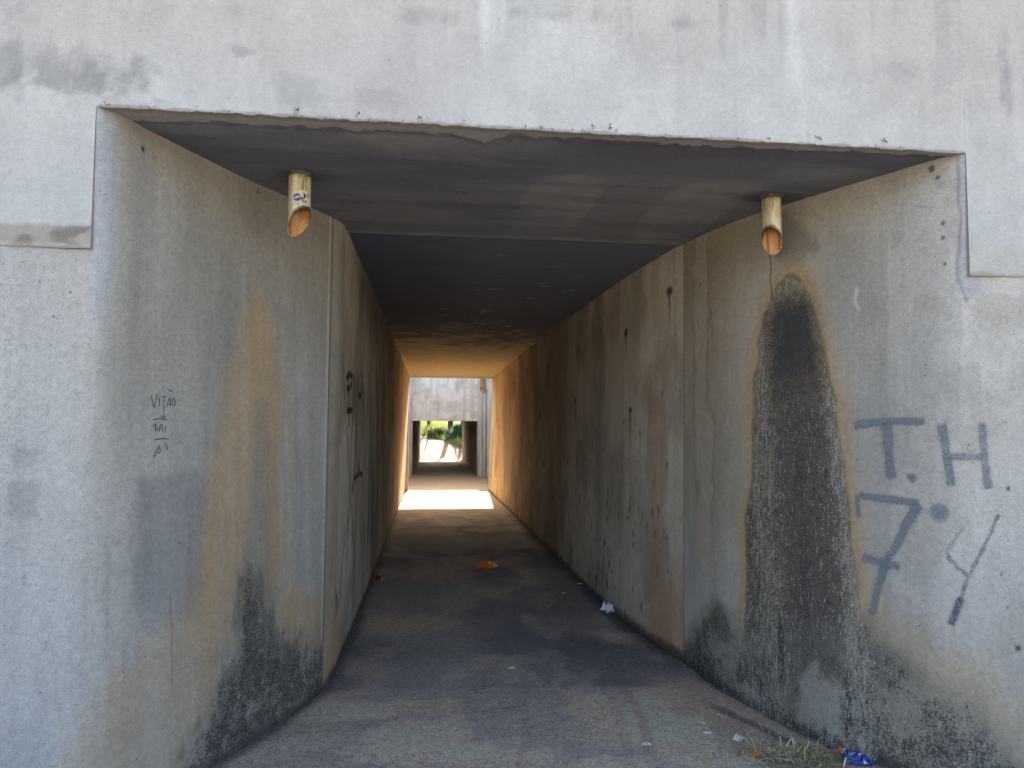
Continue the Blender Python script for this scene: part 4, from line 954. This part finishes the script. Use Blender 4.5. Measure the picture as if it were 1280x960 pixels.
# ================================================================ litter
def crumpled(name, loc, sx, sy, hgt, seed, colf, label, cat, rot=0., group=None, n=34, fold=1.):
    root_s = np.linspace(-.5, .5, n); U, W_ = np.meshgrid(root_s, root_s, indexing='ij')
    r1 = 1 - 2 * np.abs(fbm(U * 3.1, W_ * 3.1, seed, 3) - .5); r2 = 1 - 2 * np.abs(fbm(U * 6.3 + 4, W_ * 6.3, seed + 1, 2) - .5)
    z = np.clip(hgt * (1.9 * r1 + .8 * r2 - 1.7) * fold, 0, None); z *= 1.0
    edge = sstep(.5, .30, np.maximum(np.abs(U), np.abs(W_)))
    z = z * (.35 + .65 * edge) + hgt * .35 * np.exp(-((U * .8 + W_ * .5) / .22) ** 2) * edge
    x = U * sx * (1 + .35 * (fbm(W_ * 3, U * 2, seed + 2, 2) - .5)) + .3 * sx * (fbm(U * 3, W_ * 3, seed + 3, 2) - .5); y = W_ * sy * (1 + .4 * (fbm(U * 3, W_ * 2, seed + 4, 2) - .5))
    cr, sr = math.cos(rot), math.sin(rot)
    P = np.stack([loc[0] + x * cr - y * sr, loc[1] + x * sr + y * cr, loc[2] + .004 + z], -1)
    o = slab(name, P, (0, 0, -.0025), M_LIT, colf(U, W_), rim=colf(np.zeros((1, 1)), np.zeros((1, 1)))[0, 0])
    return tag(o, label, cat, group)
def cf(base, *layers):
    def f(u, w):
        c = np.broadcast_to(base, u.shape + (3,)).copy()
        for col, a, b, k in layers: c = mix(c, col, sstep(-.03, .03, k - np.abs(u * a[0] + w * a[1] - b)))
        return c
    return f
OR, WH = S(226, 110, 28), S(206, 208, 214)
crumpled('snack_wrapper', (.71, 8.42, .0), .24, .26, .055, 3, cf(OR, (WH, (.3, 1), .38, .10), (S(92, 40, 60), (1, .1), .40, .09), (S(236, 170, 60), (1, .4), .1, .08), (WH, (1, -.3), .47, .04)), 'orange snack wrapper crumpled in the middle of the path', 'wrapper', .2)
crumpled('crumpled_paper', (1.60, 6.27, .0), .105, .11, .06, 7, cf(WH, (S(150, 172, 214), (1, .6), .1, .10)), 'bluish white crumpled paper beside the foot of the right tunnel wall', 'paper', .5, fold=1.3)
crumpled('snack_wrapper', (-.49, 7.80, .0), .08, .09, .045, 12, cf(S(150, 36, 30), (WH, (1, .3), .25, .16), (S(60, 30, 26), (.2, 1), -.3, .08)), 'small red and white wrapper at the foot of the left tunnel wall', 'wrapper', .3)
crumpled('snack_wrapper', (2.085, 3.36, .0), .13, .085, .035, 17, cf(S(26, 56, 140), (WH, (1, .2), .18, .12), (S(24, 40, 120), (.4, 1), -.2, .1), (S(90, 170, 226), (1, -.6), -.2, .07)), 'blue and white packet beside the foot of the right flared wall', 'wrapper', -.4)
crumpled('snack_wrapper', (2.045, 3.47, .0), .10, .03, .02, 19, cf(S(206, 64, 44), (S(236, 190, 170), (1, 0), .3, .15), (S(30, 40, 110), (1, 0), -.2, .14)), 'thin red wrapper strip lying behind the blue packet', 'wrapper', -.3)
crumpled('wrapper_scrap', (1.625, 3.47, .0), .055, .035, .02, 23, cf(S(196, 120, 40)), 'small orange scrap left of the dry straw', 'scrap', .2)
crumpled('paper_scrap', (1.615, 3.66, .0), .05, .045, .018, 29, cf(S(196, 204, 190)), 'pale greenish scrap on dirt beside the right flared wall', 'scrap', .7)
for i, (x, y, w) in enumerate(((1.12, 3.65, .05), (.58, 4.87, .05), (1.22, 9.17, .07), (1.585, 7.39, .06), (1.34, 7.0, .03), (1.49, 3.75, .05))):
    crumpled('paper_scrap', (x, y, 0.), w, w * .5, .008, 40 + i, cf(S(176, 174, 168)),
             ('white paper scrap near the camera, lowest on the path', 'flat white scrap in the middle of the near path', 'white paper scrap far in, right of the orange wrapper', 'white scrap beside the right tunnel wall, behind the crumpled paper', 'tiny white scrap left of the scrap beside the wall', 'white curl of paper on dirt near the right flared wall')[i], 'scrap', RNG.uniform(-.4, .4))

# dry straw, twigs and leaf bits on the silt at the right
V = []; F = []; C = []; b = 0
def blade(x, y, z, l, a, w, el, col):
    global b
    d = np.array([math.cos(a) * math.cos(el), math.sin(a) * math.cos(el), math.sin(el)]); s_ = np.array([-math.sin(a), math.cos(a), 0]) * w; p = np.array([x, y, z])
    m_ = p + d * l * .5 + np.array([0, 0, l * .12]) + s_ * RNG.normal(0, 3); q = p + d * l
    up = np.array([0, 0, w * .5])
    V.extend([p - s_, p + s_, m_ - s_ + up, m_ + s_ + up, q]); F.extend([[b, b + 1, b + 3, b + 2], [b + 2, b + 3, b + 4, b + 4]]); C.extend([col] * 5); b += 5
for cx, cy, k, sp_ in ((1.70, 3.40, 150, .06), (1.90, 3.36, 150, .06), (1.80, 3.38, 130, .09), (1.78, 3.55, 90, .15), (1.6, 3.7, 50, .18), (2.0, 3.42, 60, .06)):
    for _ in range(k):
        col = [S(160, 150, 106), S(134, 124, 82), S(186, 178, 150), S(100, 92, 62)][RNG.integers(4)] * RNG.uniform(.7, 1.1)
        blade(cx + RNG.normal(0, sp_), cy + RNG.normal(0, sp_ * .7), .006 + abs(RNG.normal(0, .008)), RNG.uniform(.03, .13), RNG.uniform(0, 6.3), RNG.uniform(.0009, .0022), RNG.uniform(0, .45), col)
for _ in range(46):   # longer pale stalks on top
    blade(RNG.choice([1.68, 1.76, 1.92]) + RNG.normal(0, .08), 3.40 + RNG.normal(0, .07), .014 + abs(RNG.normal(0, .008)), RNG.uniform(.07, .15), RNG.uniform(0, 6.3), RNG.uniform(.0018, .0032), RNG.uniform(0, .5), [S(196, 186, 146), S(176, 164, 112), S(208, 202, 182)][RNG.integers(3)])
V_ = np.array(V); q4 = np.array([f for f in F if len(set(f)) == 4]); t3 = np.array([f[:3] for f in F if len(set(f)) == 3])
tag(link('straw', raw_mesh('straw', V_, [q4, t3], np.array(C), smooth=False), M_BARK), 'dry straw and grass bits heaped beside the right flared wall', 'straw', kind='stuff')
# gravel crumbs and leaf bits over the path edges
items = []
for _ in range(1700):
    y = 3.2 + abs(RNG.normal(0, 1)) * 1.6
    if RNG.random() < .62:
        rw = np.interp(y, [3.0, 3.31, 3.71, 4.36, 4.93, 5.6, 9.2], [2.45, 2.17, 1.985, 1.82, 1.79, 1.69, 1.615]); x = rw - .012 - abs(RNG.normal(0, .07 if RNG.random() < .6 else .25))
    elif RNG.random() < .5:
        lw_ = np.interp(y, [3.0, 3.34, 3.79, 4.17, 4.56, 4.8, 6, 18.4], [-1.45, -1.13, -.905, -.745, -.615, -.60, -.57, -.53]); x = lw_ + .012 + abs(RNG.normal(0, .07))
    else: x = RNG.uniform(-.8, 1.7)
    items.append(((x, y, .004), RNG.uniform(.002, .0085), [S(130, 122, 110), S(110, 100, 88), S(84, 80, 76), S(170, 160, 128)][RNG.integers(4)], 1))
V, F, C = crumb_mesh(items)
tag(link('gravel', raw_mesh('gravel', V, [F], C, smooth=False), M_BARK), 'loose gravel crumbs scattered over the near path', 'gravel', kind='stuff')
# fallen leaves: each one its own object
leafV = np.array([(-.5, 0, 0), (-.2, .16, .05), (.2, .14, .07), (.5, 0, .02), (.2, -.13, .06), (-.2, -.15, .04), (0, 0, .015)], float)
for i, (x, y) in enumerate(((1.42, 3.62), (1.5, 3.86), (1.68, 3.78), (1.36, 3.44), (1.74, 3.62), (1.55, 3.5), (1.95, 3.46), (1.64, 3.95), (1.83, 3.45), (1.3, 3.8))):
    s_ = RNG.uniform(.035, .07); a_ = RNG.uniform(0, 6.3)
    P = leafV * s_; P[:, 1] *= RNG.uniform(.6, 1.); P = np.stack([x + P[:, 0] * math.cos(a_) - P[:, 1] * math.sin(a_), y + P[:, 0] * math.sin(a_) + P[:, 1] * math.cos(a_), .006 + P[:, 2] * RNG.uniform(.6, 2)], -1)
    V = np.concatenate([P, P - (0, 0, .0012)]); f = [[0, 1, 6], [1, 2, 6], [2, 3, 6], [3, 4, 6], [4, 5, 6], [5, 0, 6]]
    f2 = [[7 + q for q in t[::-1]] for t in f]; rim = [[q, (q + 1) % 6, 7 + (q + 1) % 6] for q in range(6)] + [[q, 7 + (q + 1) % 6, 7 + q] for q in range(6)]
    col = [S(176, 162, 128), S(196, 188, 164), S(140, 116, 84)][i % 3]
    tag(link('dry_leaf', raw_mesh('dry_leaf', V, [np.array(f + f2 + rim)], np.broadcast_to(col, V.shape), smooth=False), M_BARK), 'small dry leaf on the silt beside the right flared wall', 'leaf', 'dry leaves beside the right flared wall')

# ================================================================ light, sky, camera
az, el = math.radians(SUN_AZ), math.radians(SUN_EL)
sd = Vector((math.sin(az) * math.cos(el), math.cos(az) * math.cos(el), math.sin(el)))
sun = bpy.data.lights.new('sun', 'SUN'); sun.energy = 5.0; sun.angle = math.radians(.53); sun.color = (1, .93, .82)
so = bpy.data.objects.new('sun', sun); COL.objects.link(so); so.rotation_euler = (-sd).to_track_quat('-Z', 'Y').to_euler(); so.location = sd * 60
w = bpy.data.worlds.new('World'); scene.world = w; w.use_nodes = True; nt = w.node_tree
bg = nt.nodes['Background']; sky = nt.nodes.new('ShaderNodeTexSky'); sky.sky_type = 'NISHITA'; sky.sun_disc = False
sky.sun_elevation = el; sky.sun_rotation = az; sky.air_density = 1.0; sky.dust_density = 4.5; sky.ozone_density = .2
nt.links.new(sky.outputs[0], bg.inputs[0]); bg.inputs[1].default_value = .15

cam = bpy.data.cameras.new('camera'); cam.sensor_width = 36; cam.lens = 36 * 900 / 1280; cam.clip_end = 5000; cam.clip_start = .05
co = bpy.data.objects.new('camera', cam); COL.objects.link(co)
yw, pt, rl = math.radians(6.7), math.radians(3.5), math.radians(.3)
fw = Vector((math.sin(yw) * math.cos(pt), math.cos(yw) * math.cos(pt), math.sin(pt))); ri = Vector((math.cos(yw), -math.sin(yw), 0)); upv = ri.cross(fw)
r2 = ri * math.cos(rl) + upv * math.sin(rl); u2 = upv * math.cos(rl) - ri * math.sin(rl)
co.matrix_world = Matrix(((r2.x, u2.x, -fw.x, 0), (r2.y, u2.y, -fw.y, 0), (r2.z, u2.z, -fw.z, 1.6), (0, 0, 0, 1)))
scene.camera = co
scene.cycles.use_adaptive_sampling = True; scene.cycles.adaptive_threshold = .025; scene.cycles.max_bounces = 10; scene.cycles.diffuse_bounces = 6; scene.cycles.sample_clamp_indirect = 8
vs = scene.view_settings; vs.view_transform = 'Standard'; vs.look = 'None'; vs.gamma = 1; vs.use_curve_mapping = False
vs.exposure = 2.13
